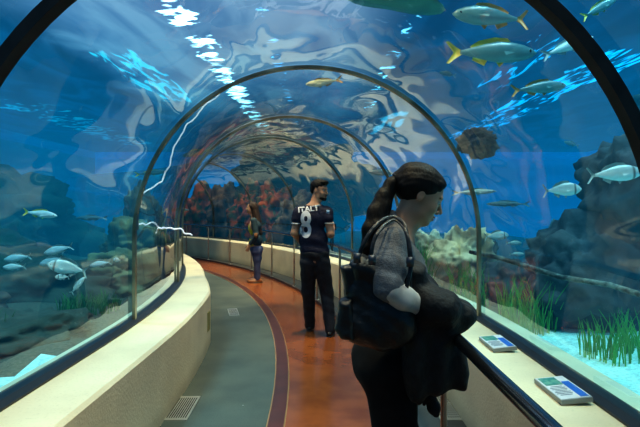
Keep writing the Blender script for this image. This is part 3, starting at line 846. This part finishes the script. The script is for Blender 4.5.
def head(S, c, f, u, k=.02, sc=1.0, female=True):
    f, s_, u = axes(f, u); R = RM(f, s_, u); c = Vector(c)
    def L(a, b, d): return c+(f*a+s_*b+u*d)*sc
    def e(p, r, kk=k, mode='add'): S.ell(L(*p), [q*sc for q in r], R, kk, mode)
    e((-.012, 0, .03), (.096, .075, .086)); e((.03, 0, -.028), (.058, .060, .078), .03)
    e((.030, 0, -.074), (.056, .050 if female else .055, .032), .025); e((.070, 0, -.098), (.018, .020, .016), .02)
    for b in (-1, 1): e((.058, b*.034, -.038), (.026, .022, .024), .02)
    e((.080, 0, .016), (.012, .045, .010), .014)
    for b in (-1, 1): e((.096, b*.033, -.006), (.014, .017, .011), .012, 'sub')
    S.cone(L(.084, 0, .002), L(.109, 0, -.034), .0085*sc, .0098*sc, .010)
    for b in (-1, 1): e((.096, b*.011, -.042), (.010, .008, .008), .006)
    e((.090, 0, -.064), (.010, .021, .0055), .005); e((.088, 0, -.075), (.010, .018, .0065), .005)
    e((.092, 0, -.0695), (.010, .020, .0016), .003, 'sub')
    for b in (-1, 1):
        e((-.006, b*.073, -.014), (.015, .007, .026), .006); e((-.001, b*.080, -.010), (.008, .005, .014), .003, 'sub')
    return L, R
def face_parts(L, R, parent, sc=1.0, brow_mat=None):
    for b in (-1, 1):
        q = MB(); q.sphere(L(.0725, b*.033, -.006), (.0125*sc,)*3, 0, 8); e = q.build('eye', M['eye_white'], parent)
        q = MB(); q.sphere(L(.0815, b*.033, -.008), (.0055*sc,)*3, 0, 6); q.build('iris', M['iris'], e)
        q = MB(); q.tube([L(.084, b*.016, .013), L(.0835, b*.03, .018), L(.072, b*.050, .013)], [.003*sc, .0035*sc, .002*sc], 6)
        q.build('eyebrow', brow_mat, parent)
    S = Solid(.0025)
    S.ell(L(.0915, 0, -.064), (.0085*sc, .020*sc, .0048*sc), R, .003); S.ell(L(.090, 0, -.0745), (.0085*sc, .0165*sc, .0058*sc), R, .003)
    S.ell(L(.096, 0, -.0692), (.012, .018, .0012), R, .002, 'sub')
    S.build('lips', M['lip'], parent)
def hand(S, wrist, d, palm_n, side, curl=.5, sc=1.0, spread=.08, curls=None):
    """d: direction wrist->knuckles, palm_n: palm facing direction, side: thumb direction"""
    w = Vector(wrist); d = Vector(d).normalized(); pn = Vector(palm_n); pn = (pn-d*pn.dot(d)).normalized(); sd = d.cross(pn)
    if sd.dot(Vector(side)) < 0: sd = -sd
    S.cone(w-d*.01, w+d*.03*sc, .021*sc, .024*sc, .015)
    S.ell(w+d*.050*sc, (.045*sc, .038*sc, .015*sc), RM(d, sd, pn), .015)
    lens = [.072, .080, .075, .060]
    for i in range(4):
        off = (.028-.0185*i)*sc; a = w+d*(.082-.004*abs(i-1.3))*sc+sd*off
        cc = (curls or [curl]*4)[i]; dirn = (d+sd*(spread*(1.2-i))).normalized(); p = a; pts = [w+d*.05*sc+sd*off*.8, a]
        ang = 0
        for j, fr in enumerate((.42, .32, .26)):
            ang += cc*(.75 if j == 0 else 1.0)
            p = p+(dirn*math.cos(ang)+pn*math.sin(ang))*lens[i]*fr*sc; pts.append(p)
        S.chain(pts, [.0085*sc, .0090*sc, .0082*sc, .0074*sc, .0062*sc], .004)
    t0 = w+d*.022*sc+sd*.022*sc; t1 = t0+(sd*.75+d*.6+pn*.35).normalized()*.042*sc; t2 = t1+(d*.9+sd*.25+pn*.5).normalized()*.03*sc
    t3 = t2+(d*.9+pn*.5).normalized()*.026*sc
    S.chain([w+d*.015*sc, t0, t1, t2, t3], [.014*sc, .014*sc, .0105*sc, .0095*sc, .0075*sc], .006)
def shoe(pos, toe, mat, parent, L=.27, h=.09, sole=None, pitch=0.0):
    d = Vector((toe[0], toe[1], 0)).normalized(); s_ = Vector((-d.y, d.x, 0)); u = Vector((0, 0, 1))
    d = (d*math.cos(pitch)+u*math.sin(pitch)).normalized(); u = s_.cross(d)*-1 if s_.cross(d).z < 0 else s_.cross(d)
    R = RM(d, s_, u); p = Vector(pos); S = Solid(.007)
    S.ell(p+u*.035, (.07, .036, .04), R, .02); S.ell(p+d*.13+u*.028, (.085, .044, .032), R, .03)
    S.cone(p+u*.04, p+u*.09, .036, .038, .02)
    S.plane(p+u*.0, -u)
    o = S.build('shoe', mat, parent)
    q = MB(); q.sphere(p+d*.075+u*.008, (.155, .048, .012), 0, 10, Matrix(((d.x, s_.x, u.x), (d.y, s_.y, u.y), (d.z, s_.z, u.z))))
    q.build('sole', sole or M['gasket'], o)

# ------------------------------------------------------------------ the woman with the handbag
M['cardigan'] = simple('grey knit', (.15, .155, .165), .85, (.115, .12, .13), 30, bump=.35, bscale=160, spec=.2)
M['cuff'] = simple('cream sleeve', (.50, .47, .43), .8, (.40, .38, .34), 25)
M['black_cloth'] = simple('black trousers', (.006, .006, .007), .85, (.010, .010, .011), 12, spec=.2)
M['black_jacket'] = simple('black jacket cloth', (.007, .0075, .009), .7, (.014, .015, .017), 18, bump=.5, bscale=30, spec=.3)
M['leather'] = simple('black leather', (.007, .007, .0075), .42, (.014, .014, .015), 14, bump=.4, bscale=30, spec=.5)
M['buckle'] = simple('dull buckle', (.10, .10, .11), .35, metallic=.8)
def woman_front():
    D = 2.12
    def w(px, py, dy=0.0): return W(px, py, D)+Vector((0, dy, 0))
    root = empty('person', w(390, 208).xy.to_3d(), 'woman bending over the handrail with black ponytail, grey cardigan and black handbag', 'person')
    hf, hu = (.90, .0, -.44), (.44, 0, .90)
    hc = w(420, 193.5)
    S = Solid(.0043)
    L, R = head(S, hc, hf, hu, female=True, sc=1.03)
    nb = w(395, 238)
    S.cone(hc+Vector((-.03, 0, -.03)), nb, .045, .054, .03)
    S.cone(hc+Vector((.0, 0, -.07)), w(400, 236), .036, .046, .03)
    # trunk
    S.ell(w(394, 262), (.095, .165, .12), None, .06); S.ell(w(392, 300), (.10, .14, .14), None, .06)
    S.ell(w(388, 350), (.115, .17, .13), None, .06)
    for sy, hx in ((-1, 0), (1, .02)):
        sh = w(391, 243, sy*.165)
        S.cone(nb, sh, .05, .055, .04)
    S.chain([W(392, 246, 1.93), W(388, 290, 1.81), W(412, 303, 1.87), w(432, 308, -.08)], [.050, .038, .032, .026], .02)
    S.chain([w(394, 246, .175), w(402, 298, .20), w(425, 306, .12), w(436, 308, .02)], [.052, .042, .036, .026], .02)
    hand(S, w(435, 309, -.06), (1, .15, -.25), (0, .2, -1), (0, 1, .1), .5)
    hand(S, w(434, 308, .02), (1, -.1, -.3), (0, 0, -1), (0, -1, .1), .55)
    # legs and feet
    for sy, dx in ((-1, -.01), (1, .03)):
        hip = w(387, 355, sy*.09); kn = Vector((hip.x+.03+dx, hip.y, .50)); an = Vector((hip.x-.02+dx, hip.y, .09))
        S.chain([hip, kn, an], [.092, .056, .038], .04)
        S.cone(an-Vector((0, 0, .03)), an+Vector((.13, 0, -.055)), .035, .028, .03)
    body = S.build('body', M['skin_pale'], root)
    face_parts(L, R, root, 1.03, M['hair_black'])
    # hair
    H = Solid(.006); u = Vector(hu).normalized(); f = Vector(hf).normalized()
    H.ell(L(-.018, 0, .035), (.104, .085, .091), R, .02); H.ell(L(-.050, 0, .01), (.062, .078, .066), R, .03)
    H.ell(L(.048, 0, .060), (.038, .058, .034), R, .02)
    H.ell(L(.106, 0, -.008), (.058, .09, .088), R, .010, 'sub'); H.ell(L(.050, 0, -.040), (.055, .095, .062), R, .015, 'sub'); H.ell(L(.02, 0, -.12), (.09, .075, .072), R, .02, 'sub')
    for b in (-1, 1): H.ell(L(-.002, b*.088, -.018), (.016, .020, .027), R, .008, 'sub')
    H.cone(L(-.07, -.0, .045), w(399, 179), .05, .030, .03)
    H.disp(wrinkle(.0022, 40, 170, 120))
    hair = H.build('hair', M['hair_black'], root)
    T = Solid(.006)
    T.chain([w(400, 178), w(391, 184, -.01), w(382, 197, -.03), w(374, 212, -.05), w(368, 229, -.07), w(365, 245, -.08), w(362.5, 263, -.07)],
            [.022, .026, .029, .031, .029, .022, .009], .02)
    T.chain([w(391, 188), w(383, 206, -.04), w(376, 226, -.08), w(371, 246, -.09)], [.02, .028, .022, .008], .02)
    T.disp(wrinkle(.0018, 190, 150, 10, .5))
    T.build('ponytail', M['hair_black'], hair)
    B = MB(); B.tube([w(399, 179.5)+Vector((.022*math.sin(a), .030*math.cos(a), -.022*math.sin(a))) for a in [2*PI*i/20 for i in range(21)]], .007, 8)
    B.build('hair_tie', M['gasket'], hair)
    # cardigan
    K = Solid(.0065)
    K.ell(w(393, 262), (.112, .175, .130), None, .05); K.ell(w(391, 305), (.115, .155, .16), None, .06)
    K.cone(w(392, 222), w(379, 255), .052, .075, .04)
    K.ell(w(402, 275), (.105, .13, .10), None, .05)
    for sy in (-1, 1): K.cone(w(391, 237), w(389, 247, sy*.165), .062, .066, .04)
    K.chain([W(391, 244, 1.93), W(389, 268, 1.86), W(388, 287, 1.81), W(391, 291, 1.81)], [.068, .064, .050, .044], .025)
    K.chain([w(394, 246, .175), w(402, 298, .20), w(425, 306, .12)], [.064, .054, .045], .025)
    K.cone(hc+Vector((-.01, 0, -.02)), w(399, 228), .055, .057, .005, 'sub')
    K.disp(wrinkle(.0035, 28, 22, 46)); K.disp(wrinkle(.002, 60, 60, 90, 2))
    K.build('cardigan', M['cardigan'], root)
    U = Solid(.006); U.chain([W(391, 290, 1.80), W(402, 298, 1.82), W(418, 306, 1.88)], [.045, .045, .042], .02)
    U.plane(W(420, 306, 1.88), (1, .3, -.2)); U.disp(wrinkle(.0025, 50, 40, 70, 1))
    U.build('sleeve', M['cuff'], root)
    # trousers
    Tm = Solid(.009)
    Tm.ell(w(387, 352), (.135, .19, .13), None, .06)
    Tm.ell(w(377, 362), (.10, .17, .11), None, .06)
    for sy, dx in ((-1, -.01), (1, .03)):
        hip = w(388, 360, sy*.09); kn = Vector((hip.x+.03+dx, hip.y, .50)); an = Vector((hip.x-.02+dx, hip.y, .085))
        Tm.chain([hip, kn, an], [.115, .082, .058], .04)
    Tm.disp(wrinkle(.004, 18, 20, 26))
    Tm.build('trousers', M['black_cloth'], root)
    for sy, dx in ((-1, -.01), (1, .03)):
        shoe((w(387, 355).x-.02+dx, D+sy*.09, 0), (1, 0), M['leather'], root)
    # handbag on the near shoulder
    bag = empty('handbag', w(375, 340, -.24), 'slouchy black leather handbag hanging from the shoulder of the bending woman', 'handbag')
    yb = D-.25
    def pz(px, py, d=1.83): q = W(px, py, d); return (q.x, q.z)
    G = Solid(.006)
    G.poly([pz(*p) for p in [(350, 262), (362, 256), (380, 262), (394, 284), (410, 296), (414, 320), (410, 342), (395, 349), (372, 347), (352, 341), (343, 330), (346, 300)]], yb, .055, .040)
    G.ell(W(380, 322, yb), (.14, .07, .09), None, .05)
    G.disp(wrinkle(.0065, 30, 14, 34, .6)); G.disp(wrinkle(.003, 70, 30, 60, 2))
    G.build('bag_body', M['leather'], bag)
    Q = Solid(.005); Q.poly([pz(*p) for p in [(340, 300), (352, 298), (354, 340), (341, 338), (335, 328)]], yb-.03, .045, .02)
    Q.disp(wrinkle(.003, 60, 30, 60)); Q.build('side_pocket', M['leather'], bag)
    Q = Solid(.005); Q.poly([pz(*p) for p in [(341, 268), (360, 262), (364, 290), (346, 296)]], yb-.01, .035, .018)
    Q.disp(wrinkle(.003, 60, 30, 60)); Q.build('side_flap', M['leather'], bag)
    shx = .18
    def strap(pts, wd=.0075):
        P3 = [W(a, b, d) for a, b, d in pts]; out = []
        for i in range(len(P3)-1):     # Catmull-Rom
            p0, p1, p2, p3 = P3[max(i-1, 0)], P3[i], P3[i+1], P3[min(i+2, len(P3)-1)]
            for kx in range(6):
                t = kx/6
                out.append(.5*((2*p1)+(p2-p0)*t+(2*p0-5*p1+4*p2-p3)*t*t+(3*p1-p0-3*p2+p3)*t**3))
        out.append(P3[-1]); q_ = MB(); q_.tube(out, wd, 8, flat=.5); return q_
    strap([(357, 262, 1.82), (363, 245, 1.82), (372, 230, 1.84), (384, 219, 1.89), (395, 217, 1.93), (404, 224, 1.87), (408, 240, 1.83), (410, 262, 1.82), (410, 295, 1.82)]).build('strap', M['leather'], bag)
    strap([(372, 262, 1.80), (372, 248, 1.80), (377, 234, 1.82), (387, 223, 1.87), (396, 220, 1.92), (406, 232, 1.84), (411, 262, 1.80), (406, 290, 1.79)]).build('strap', M['leather'], bag)
    for (a, b, d) in ((357, 258, 1.80), (372, 260, 1.79), (410, 262, 1.79)):
        q = MB(); q.box(W(a, b, d), (.026, .012, .035)); q.build('buckle', M['buckle'], bag)
    # jacket draped over the forearm and the rail
    jk = Solid(.007); yj = 1.99
    def pj(px, py): q = W(px, py, 1.89); return (q.x, q.z)
    jk.poly([pj(*p) for p in [(401, 268), (412, 262), (427, 266), (428, 282), (434, 289), (446, 296), (460, 300), (473, 310), (476, 319), (469, 330), (460, 338),
                              (465, 354), (472, 375), (467, 391), (452, 395), (440, 393), (424, 404), (410, 400), (402, 370), (404, 330), (404, 300)]], yj, .13, .055, tilt=.15)
    jk.ell(W(446, 313, yj+.03), (.12, .14, .055), None, .04)
    jk.ell(W(420, 290, yj), (.07, .10, .07), None, .04); jk.ell(W(438, 307, 1.86), (.085, .08, .07), None, .05)
    jk.disp(lambda X, Y, Z: .011*np.sin(X*62+7*Y+1.5*np.sin(Z*9))*np.clip((1.12-Z)*5, .15, 1)); jk.disp(wrinkle(.004, 40, 30, 30, 3))
    jk.disp(lambda X, Y, Z: .012*np.sin(X*95+2*np.sin(Y*20))*np.clip((.80-Z)*12, 0, 1))
    j = jk.build('jacket', M['black_jacket'], None)
    tag(j, 'black jacket draped over the forearm of the bending woman and the handrail', 'jacket')
    g = Solid(.004); g.chain([W(431, 398, 2.0), W(434, 408, 2.0), W(436, 414, 2.0)], [.022, .026, .014], .01); g.chain([W(426, 396, 2.0), W(424, 404, 2.0)], [.012, .008], .005)
    g.build('drawstring_end', M['black_jacket'], j)
woman_front()

# ------------------------------------------------------------------ the man in the number 8 shirt
M['navy'] = simple('navy jersey', (.012, .014, .035), .75, (.018, .02, .045), 14, bump=.3, bscale=60, spec=.25)
M['white_trim'] = simple('white trim', (.62, .64, .68), .6)
M['jeans_dark'] = simple('dark jeans', (.010, .011, .017), .8, (.018, .020, .03), 14, bump=.3, bscale=40)
def man():
    D = 5.85
    def w(px, py, dy=0.0): return W(px, py, D)+Vector((0, dy, 0))
    root = empty('person', (w(316, 208).x, D, 0), 'man walking away in a navy football shirt with number 8 and dark jeans, looking right', 'person')
    hf, hu = (.86, -.50, -.06), (.05, 0, 1)
    hc = w(319.5, 190.0, .02)
    S = Solid(.008)
    L, R = head(S, hc, hf, hu, female=False, sc=1.04)
    S.cone(hc+Vector((-.02, 0, -.04)), w(314, 207), .056, .062, .03)
    S.ell(w(313, 218), (.175, .10, .13), None, .05); S.ell(w(313, 240), (.15, .10, .16), None, .05); S.ell(w(315, 255), (.145, .10, .10), None, .05)
    for a, b in (((314, 208), (298.5, 213)), ((314, 208), (327.5, 213))): S.cone(w(*a), w(*b), .06, .055, .04)
    S.chain([w(298.5, 213), w(294.5, 233, -.02), w(301, 243, .16), w(304, 243, .22)], [.055, .043, .036, .028], .02)
    S.chain([w(327.5, 213), w(330.5, 234, -.05), w(333, 229, .17)], [.052, .044, .030], .02)
    hand(S, w(304, 243, .22), (.6, .6, .1), (0, 0, 1), (-.3, .5, .5), .7)
    hand(S, w(333.2, 229, .18), (.1, .7, .55), (-1, 0, 0), (0, -.2, 1), .9)
    lf = Vector((w(309.5, 330).x, 6.12, .09)); rf = Vector((w(330, 330).x, 5.86, .10))
    S.chain([w(309, 262), (w(308.5, 262).x, 5.98, .50), lf], [.088, .058, .042], .04)
    S.chain([w(321, 262), (w(327, 262).x, 5.93, .50), rf], [.088, .058, .042], .04)
    S.cone(lf-Vector((0, 0, .03)), lf+Vector((0, .13, -.05)), .035, .028, .02); S.cone(rf-Vector((0, 0, .03)), rf+Vector((.02, .13, -.05)), .035, .028, .02)
    S.build('body', M['skin'], root)
    face_parts(L, R, root, 1.04, M['hair_black'])
    H = Solid(.008)
    H.ell(L(-.018, 0, .045), (.103, .082, .088), R, .02); H.ell(L(-.055, 0, .0), (.055, .075, .065), R, .02); H.ell(L(.06, 0, .088), (.045, .06, .030), R, .02)
    H.ell(L(.105, 0, -.02), (.065, .09, .085), R, .01, 'sub'); H.ell(L(.02, 0, -.13), (.10, .09, .085), R, .01, 'sub')
    for b in (-1, 1): H.ell(L(.0, b*.088, -.018), (.019, .022, .030), R, .008, 'sub')
    H.disp(wrinkle(.003, 120, 120, 120)); H.build('hair', M['hair_black'], root)
    Bd = Solid(.006)
    Bd.ell(L(.032, 0, -.085), (.056, .059, .032), R, .01); Bd.ell(L(.070, 0, -.100), (.026, .030, .022), R, .01)
    for b in (-1, 1): Bd.ell(L(.015, b*.052, -.055), (.030, .012, .035), R, .01)
    Bd.ell(L(.100, 0, -.056), (.010, .024, .004), R, .003)
    Bd.ell(L(.10, 0, -.069), (.03, .022, .011), R, .004, 'sub')
    Bd.build('beard', M['hair_black'], root)
    J = Solid(.008)
    J.ell(w(313, 219), (.175, .118, .14), None, .05); J.ell(w(313.5, 240), (.168, .120, .17), None, .06); J.ell(w(315, 251), (.172, .125, .09), None, .05)
    for a, b in (((314, 209), (298.5, 213)), ((314, 209), (327.5, 213))): J.cone(w(*a), w(*b), .066, .068, .05)
    J.chain([w(300, 212), w(297.0, 219, -.01)], [.064, .064], .03); J.chain([w(326.5, 212), w(328.3, 218.5, -.03)], [.062, .064], .03)
    J.cone(w(314.5, 206.5), w(318, 195), .065, .07, .01, 'sub')
    J.plane(w(315, 253.5), (0, 0, -1)); J.disp(wrinkle(.004, 16, 20, 24))
    jersey = J.build('football_shirt', M['navy'], root)
    T = Solid(.009)
    T.ell(w(315, 253), (.175, .128, .11), None, .05)
    T.chain([w(308.5, 262), (w(308, 262).x, 5.98, .50), lf+Vector((0, -.01, -.02))], [.103, .078, .064], .03)
    T.chain([w(321.5, 262), (w(327, 262).x, 5.93, .50), rf+Vector((0, -.01, -.02))], [.103, .078, .064], .03)
    T.disp(wrinkle(.005, 22, 22, 30)); T.build('trousers', M['jeans_dark'], root)
    shoe((lf.x, lf.y-.02, 0.004), (.05, 1), M['leather'], root); shoe((rf.x, rf.y-.02, .004), (.15, 1), M['leather'], root)
    # collar and sleeve bands
    q = MB(); q.tube([w(314.6, 206.3, 0)+Vector((.066*math.cos(a), .072*math.sin(a), .012*math.cos(a))) for a in [2*PI*i/24 for i in range(25)]], .011, 8); q.build('collar', M['white_trim'], jersey)
    for (x, y, dy, r) in ((296.6, 223.4, -.012, .056), (329.0, 223.0, -.032, .058)):
        q = MB(); q.tube([w(x, y, dy)+Vector((r*math.cos(a), r*math.sin(a), 0)) for a in [2*PI*i/24 for i in range(25)]], .006, 6); q.build('sleeve_band', M['white_trim'], jersey)
    # lettering wrapped onto the back of the shirt
    dg = bpy.context.evaluated_depsgraph_get(); bvh = BVHTree.FromPolygons([v.co.copy() for v in jersey.data.vertices], [tuple(p.vertices) for p in jersey.data.polygons])
    def letters(txt, pc, size, name, sx=1.0, rot=0.0):
        cu = bpy.data.curves.new('t', 'FONT'); cu.body = txt; cu.size = size; cu.align_x = 'CENTER'; cu.align_y = 'CENTER'; cu.offset = size*.028; cu.resolution_u = 5
        to = bpy.data.objects.new('t', cu); C.objects.link(to); bpy.context.view_layer.update()
        me = bpy.data.meshes.new_from_object(to.evaluated_get(bpy.context.evaluated_depsgraph_get())); bpy.data.objects.remove(to)
        bm = bmesh.new(); bm.from_mesh(me); bmesh.ops.triangulate(bm, faces=bm.faces[:])
        bmesh.ops.subdivide_edges(bm, edges=[e for e in bm.edges if e.calc_length() > size*.12], cuts=2, use_grid_fill=True)
        for v in bm.verts:
            x = v.co.x*sx; z = v.co.y
            x, z = x*math.cos(rot)-z*math.sin(rot), x*math.sin(rot)+z*math.cos(rot)
            o_ = Vector((pc.x+x, D-1, pc.z+z)); h, _, _, _ = bvh.ray_cast(o_, Vector((0, 1, 0)))
            v.co = Vector((o_.x, (h.y if h else D-.1)-.006, o_.z))
        bm.to_mesh(me); bm.free(); me.materials.clear(); me.materials.append(M['white_trim'])
        o_ = bpy.data.objects.new(name, me); C.objects.link(o_); o_.parent = jersey
        o_.matrix_parent_inverse = jersey.matrix_world.inverted()
    bpy.context.view_layer.update()
    letters('ITALY', w(308.5, 206.5+2.6), .085, 'shirt_lettering', 1.1, .10); letters('8', w(306, 225.5), .42, 'shirt_number', .62, .0)
    q = MB(); q.box(w(328, 212, -.075), (.035, .006, .05)); q.build('sleeve_patch', simple('pale blue patch', (.25, .4, .6), .6), jersey)
    cb = empty('compact_camera', w(333, 232, .2), 'small black camera with dangling strap held up by the man in the number 8 shirt', 'camera')
    q = MB(); q.box(w(334.6, 228, .27), (.05, .04, .07)); q.build('camera_body', M['leather'], cb, False)
    q = MB(); q.tube([w(332.5, 231, .26), w(331.8, 238, .24), w(331, 246, .22), w(332.5, 252, .22), w(333.5, 244, .24), w(333.2, 233, .26)], .008, 6); q.build('strap', M['leather'], cb)
man()

# ------------------------------------------------------------------ the woman in jeans further along
M['teal_cardigan'] = simple('dark teal cardigan', (.012, .035, .05), .85, (.02, .05, .07), 14)
M['yellow_top'] = simple('yellow green top', (.42, .42, .05), .8)
M['jeans_blue'] = simple('blue jeans', (.035, .05, .12), .8, (.055, .07, .15), 14)
M['brown_shoe'] = simple('tan leather', (.30, .11, .03), .5)
M['patch'] = simple('brown patch', (.25, .11, .05), .8)
def woman_far():
    D = 10.1
    def w(px, py, dy=0.0): return W(px, py, D)+Vector((0, dy, 0))
    root = empty('person', (w(255, 208).x, D, 0), 'woman with long brown hair standing in jeans and dark cardigan, facing left', 'person')
    hc = w(251.5, 208.0); S = Solid(.011)
    L, R = head(S, hc, (-1, -.12, .08), (0, 0, 1), k=.02)
    S.cone(hc+Vector((.02, 0, -.04)), w(254, 219), .046, .055, .03)
    S.ell(w(254.5, 226), (.11, .165, .14), None, .05); S.ell(w(255, 240), (.105, .14, .14), None, .05); S.ell(w(256.5, 249), (.125, .165, .11), None, .05)
    S.chain([w(255, 220.5, -.16), w(257, 234, -.19), w(250.5, 244.5, -.17)], [.052, .042, .028], .02)
    S.chain([w(255, 220.5, .16), w(257, 234, .19), w(251, 244.5, .17)], [.052, .042, .028], .02)
    hand(S, w(250.3, 245, -.17), (-.4, 0, -1), (0, 1, 0), (-1, 0, 0), .4); hand(S, w(250.8, 245, .17), (-.4, 0, -1), (0, -1, 0), (-1, 0, 0), .4)
    for sy, ax in ((-1, 258.5), (1, 256)):
        an = Vector((w(ax, 0).x, D+sy*.08, .09))
        S.chain([w(256.5, 252, sy*.08), (w(257.3, 0).x, D+sy*.08, .48), an], [.09, .055, .038], .04); S.cone(an-Vector((0, 0, .03)), an+Vector((-.13, 0, -.05)), .034, .028, .02)
    S.build('body', M['skin'], root); face_parts(L, R, root, 1, M['hair_brown'])
    H = Solid(.010)
    H.ell(L(-.025, 0, .04), (.10, .088, .092), R, .02)
    H.chain([L(-.06, 0, .0), w(257, 222), w(258.5, 233), w(258, 238)], [.085, .088, .075, .03], .03)
    H.ell(L(.10, 0, -.03), (.07, .10, .09), R, .02, 'sub'); H.disp(wrinkle(.005, 60, 60, 20)); H.build('hair', M['hair_brown'], root)
    Y = Solid(.010); Y.ell(w(253.6, 228), (.108, .13, .15), None, .05); Y.ell(w(254.4, 242), (.108, .13, .15), None, .05)
    Y.cone(w(254, 219), w(252, 212), .05, .06, .01, 'sub'); Y.build('top', M['yellow_top'], root)
    K = Solid(.010); K.ell(w(255.8, 226), (.122, .185, .14), None, .05); K.ell(w(256.6, 240), (.120, .165, .16), None, .05)
    K.chain([w(255, 220.5, -.16), w(257.3, 234, -.19), w(251.8, 242.5, -.175)], [.064, .055, .042], .02); K.chain([w(255, 220.5, .16), w(257.3, 234, .19), w(251.8, 242.5, .175)], [.064, .055, .042], .02)
    K.ell(w(248.6, 230, 0), (.085, .10, .5), None, .02, 'sub'); K.cone(w(254, 219), w(251, 211), .055, .06, .01, 'sub'); K.plane(w(256, 249.5), (0, 0, -1))
    cdg = K.build('cardigan', M['teal_cardigan'], root)
    q = MB(); q.sphere(w(257.5, 234.5, -.245), (.035, .015, .05), 0, 8); q.build('elbow_patch', M['patch'], cdg)
    T = Solid(.010); T.ell(w(256.5, 249), (.135, .175, .10), None, .05)
    for sy, ax in ((-1, 258.5), (1, 256)):
        T.chain([w(256.8, 252, sy*.08), (w(257.3, 0).x, D+sy*.08, .48), (w(ax, 0).x, D+sy*.08, .09)], [.105, .072, .052], .04)
    T.build('trousers', M['jeans_blue'], root)
    for sy, ax in ((-1, 258.5), (1, 256)): shoe((w(ax, 0).x+.02, D+sy*.08, .004), (-1, -.1), M['brown_shoe'], root)
woman_far()

# ================================================================== lights, world, camera
def sun(name, energy, col, ang, rot):
    l = bpy.data.lights.new(name, 'SUN'); l.energy = energy; l.color = col; l.angle = ang
    o = bpy.data.objects.new(name, l); C.objects.link(o); o.rotation_euler = rot
sun('skylight_sun', 2.0, (1.0, .74, .48), .5, (math.radians(12), math.radians(14), 0))
def spot(name, loc, to, energy, col, size, r=.1, blend=.6):
    l = bpy.data.lights.new(name, 'SPOT'); l.energy = energy; l.color = col; l.spot_size = math.radians(size); l.spot_blend = blend; l.shadow_soft_size = r
    o = bpy.data.objects.new(name, l); C.objects.link(o); o.location = loc
    o.rotation_euler = (Vector(to)-Vector(loc)).to_track_quat('-Z', 'Y').to_euler()
# added warm fill spots, unseen above the water, aimed at the plinths and the path
for i, s in enumerate((2.2, 5.5, 9.0, 12.5)):
    p = P(s, -.2, 5.2); en = 600 if i < 2 else 1200
    spot('ledge_fill_spot', p, P(s+.3, 1.1, .5), en, (1.0, .62, .30), 50, .12)
    spot('ledge_fill_spot', p+Vector((.1, .1, 0)), P(s+.3, -1.2, .5), en, (1.0, .62, .30), 50, .12)
# unseen cyan spots added above the tank to brighten sand and rocks
for (x, y) in ((-3.2, 4.5), (-6, 9), (3.6, 4.0), (5.0, 8.5), (2.4, 9.5), (2.3, 3.0), (-2.5, 2.4)):
    spot('tank_fill_spot', (x, y, 5.6), (x, y+.2, 0), 560, (.5, .93, 1.0), 75, .25, .8)

for s, u in ((13.2, 2.1), (15.0, 2.1), (17.0, 2.1)):
    spot('reef_fill_spot', P(s, u-.4, 4.6), P(s, u+.1, 1), 240, (1.0, .50, .25), 60, .2)  # unseen warm spots added to bring out the red reef
spot('rock_fill_spot', (1.9, 5.6, 4.8), (1.9, 7.2, .8), 300, (1.0, .7, .45), 45, .2)  # unseen warm spot added to brighten the pale rocks

spot('face_fill_spot', (2.6, 3.0, 4.9), (.5, 2.1, 1.45), 480, (1.0, .72, .5), 26, .25)  # added fill, unseen, to lighten the front woman's face
w = bpy.data.worlds.new('world'); bpy.context.scene.world = w; w.use_nodes = True
w.node_tree.nodes['Background'].inputs[0].default_value = (.05, .09, .14, 1)
w.node_tree.nodes['Background'].inputs[1].default_value = .25

cam = bpy.data.cameras.new('camera'); co = bpy.data.objects.new('camera', cam); C.objects.link(co)
cam.sensor_fit = 'HORIZONTAL'; cam.sensor_width = 36; cam.lens = 36*F/640
cam.shift_x = -(CX-320)/640; cam.shift_y = (CY-213.5)/640
co.location = (0, 0, EYE); co.rotation_euler = (PI/2, 0, 0)
cam.clip_start = .02
bpy.context.scene.camera = co
sc = bpy.context.scene
sc.view_settings.view_transform = 'Standard'
try: sc.view_settings.look = 'Medium High Contrast'
except Exception: pass
sc.cycles.use_denoising = True
sc.cycles.max_bounces = 8; sc.cycles.transparent_max_bounces = 24; sc.cycles.volume_bounces = 0
sc.cycles.sample_clamp_indirect = 4.0
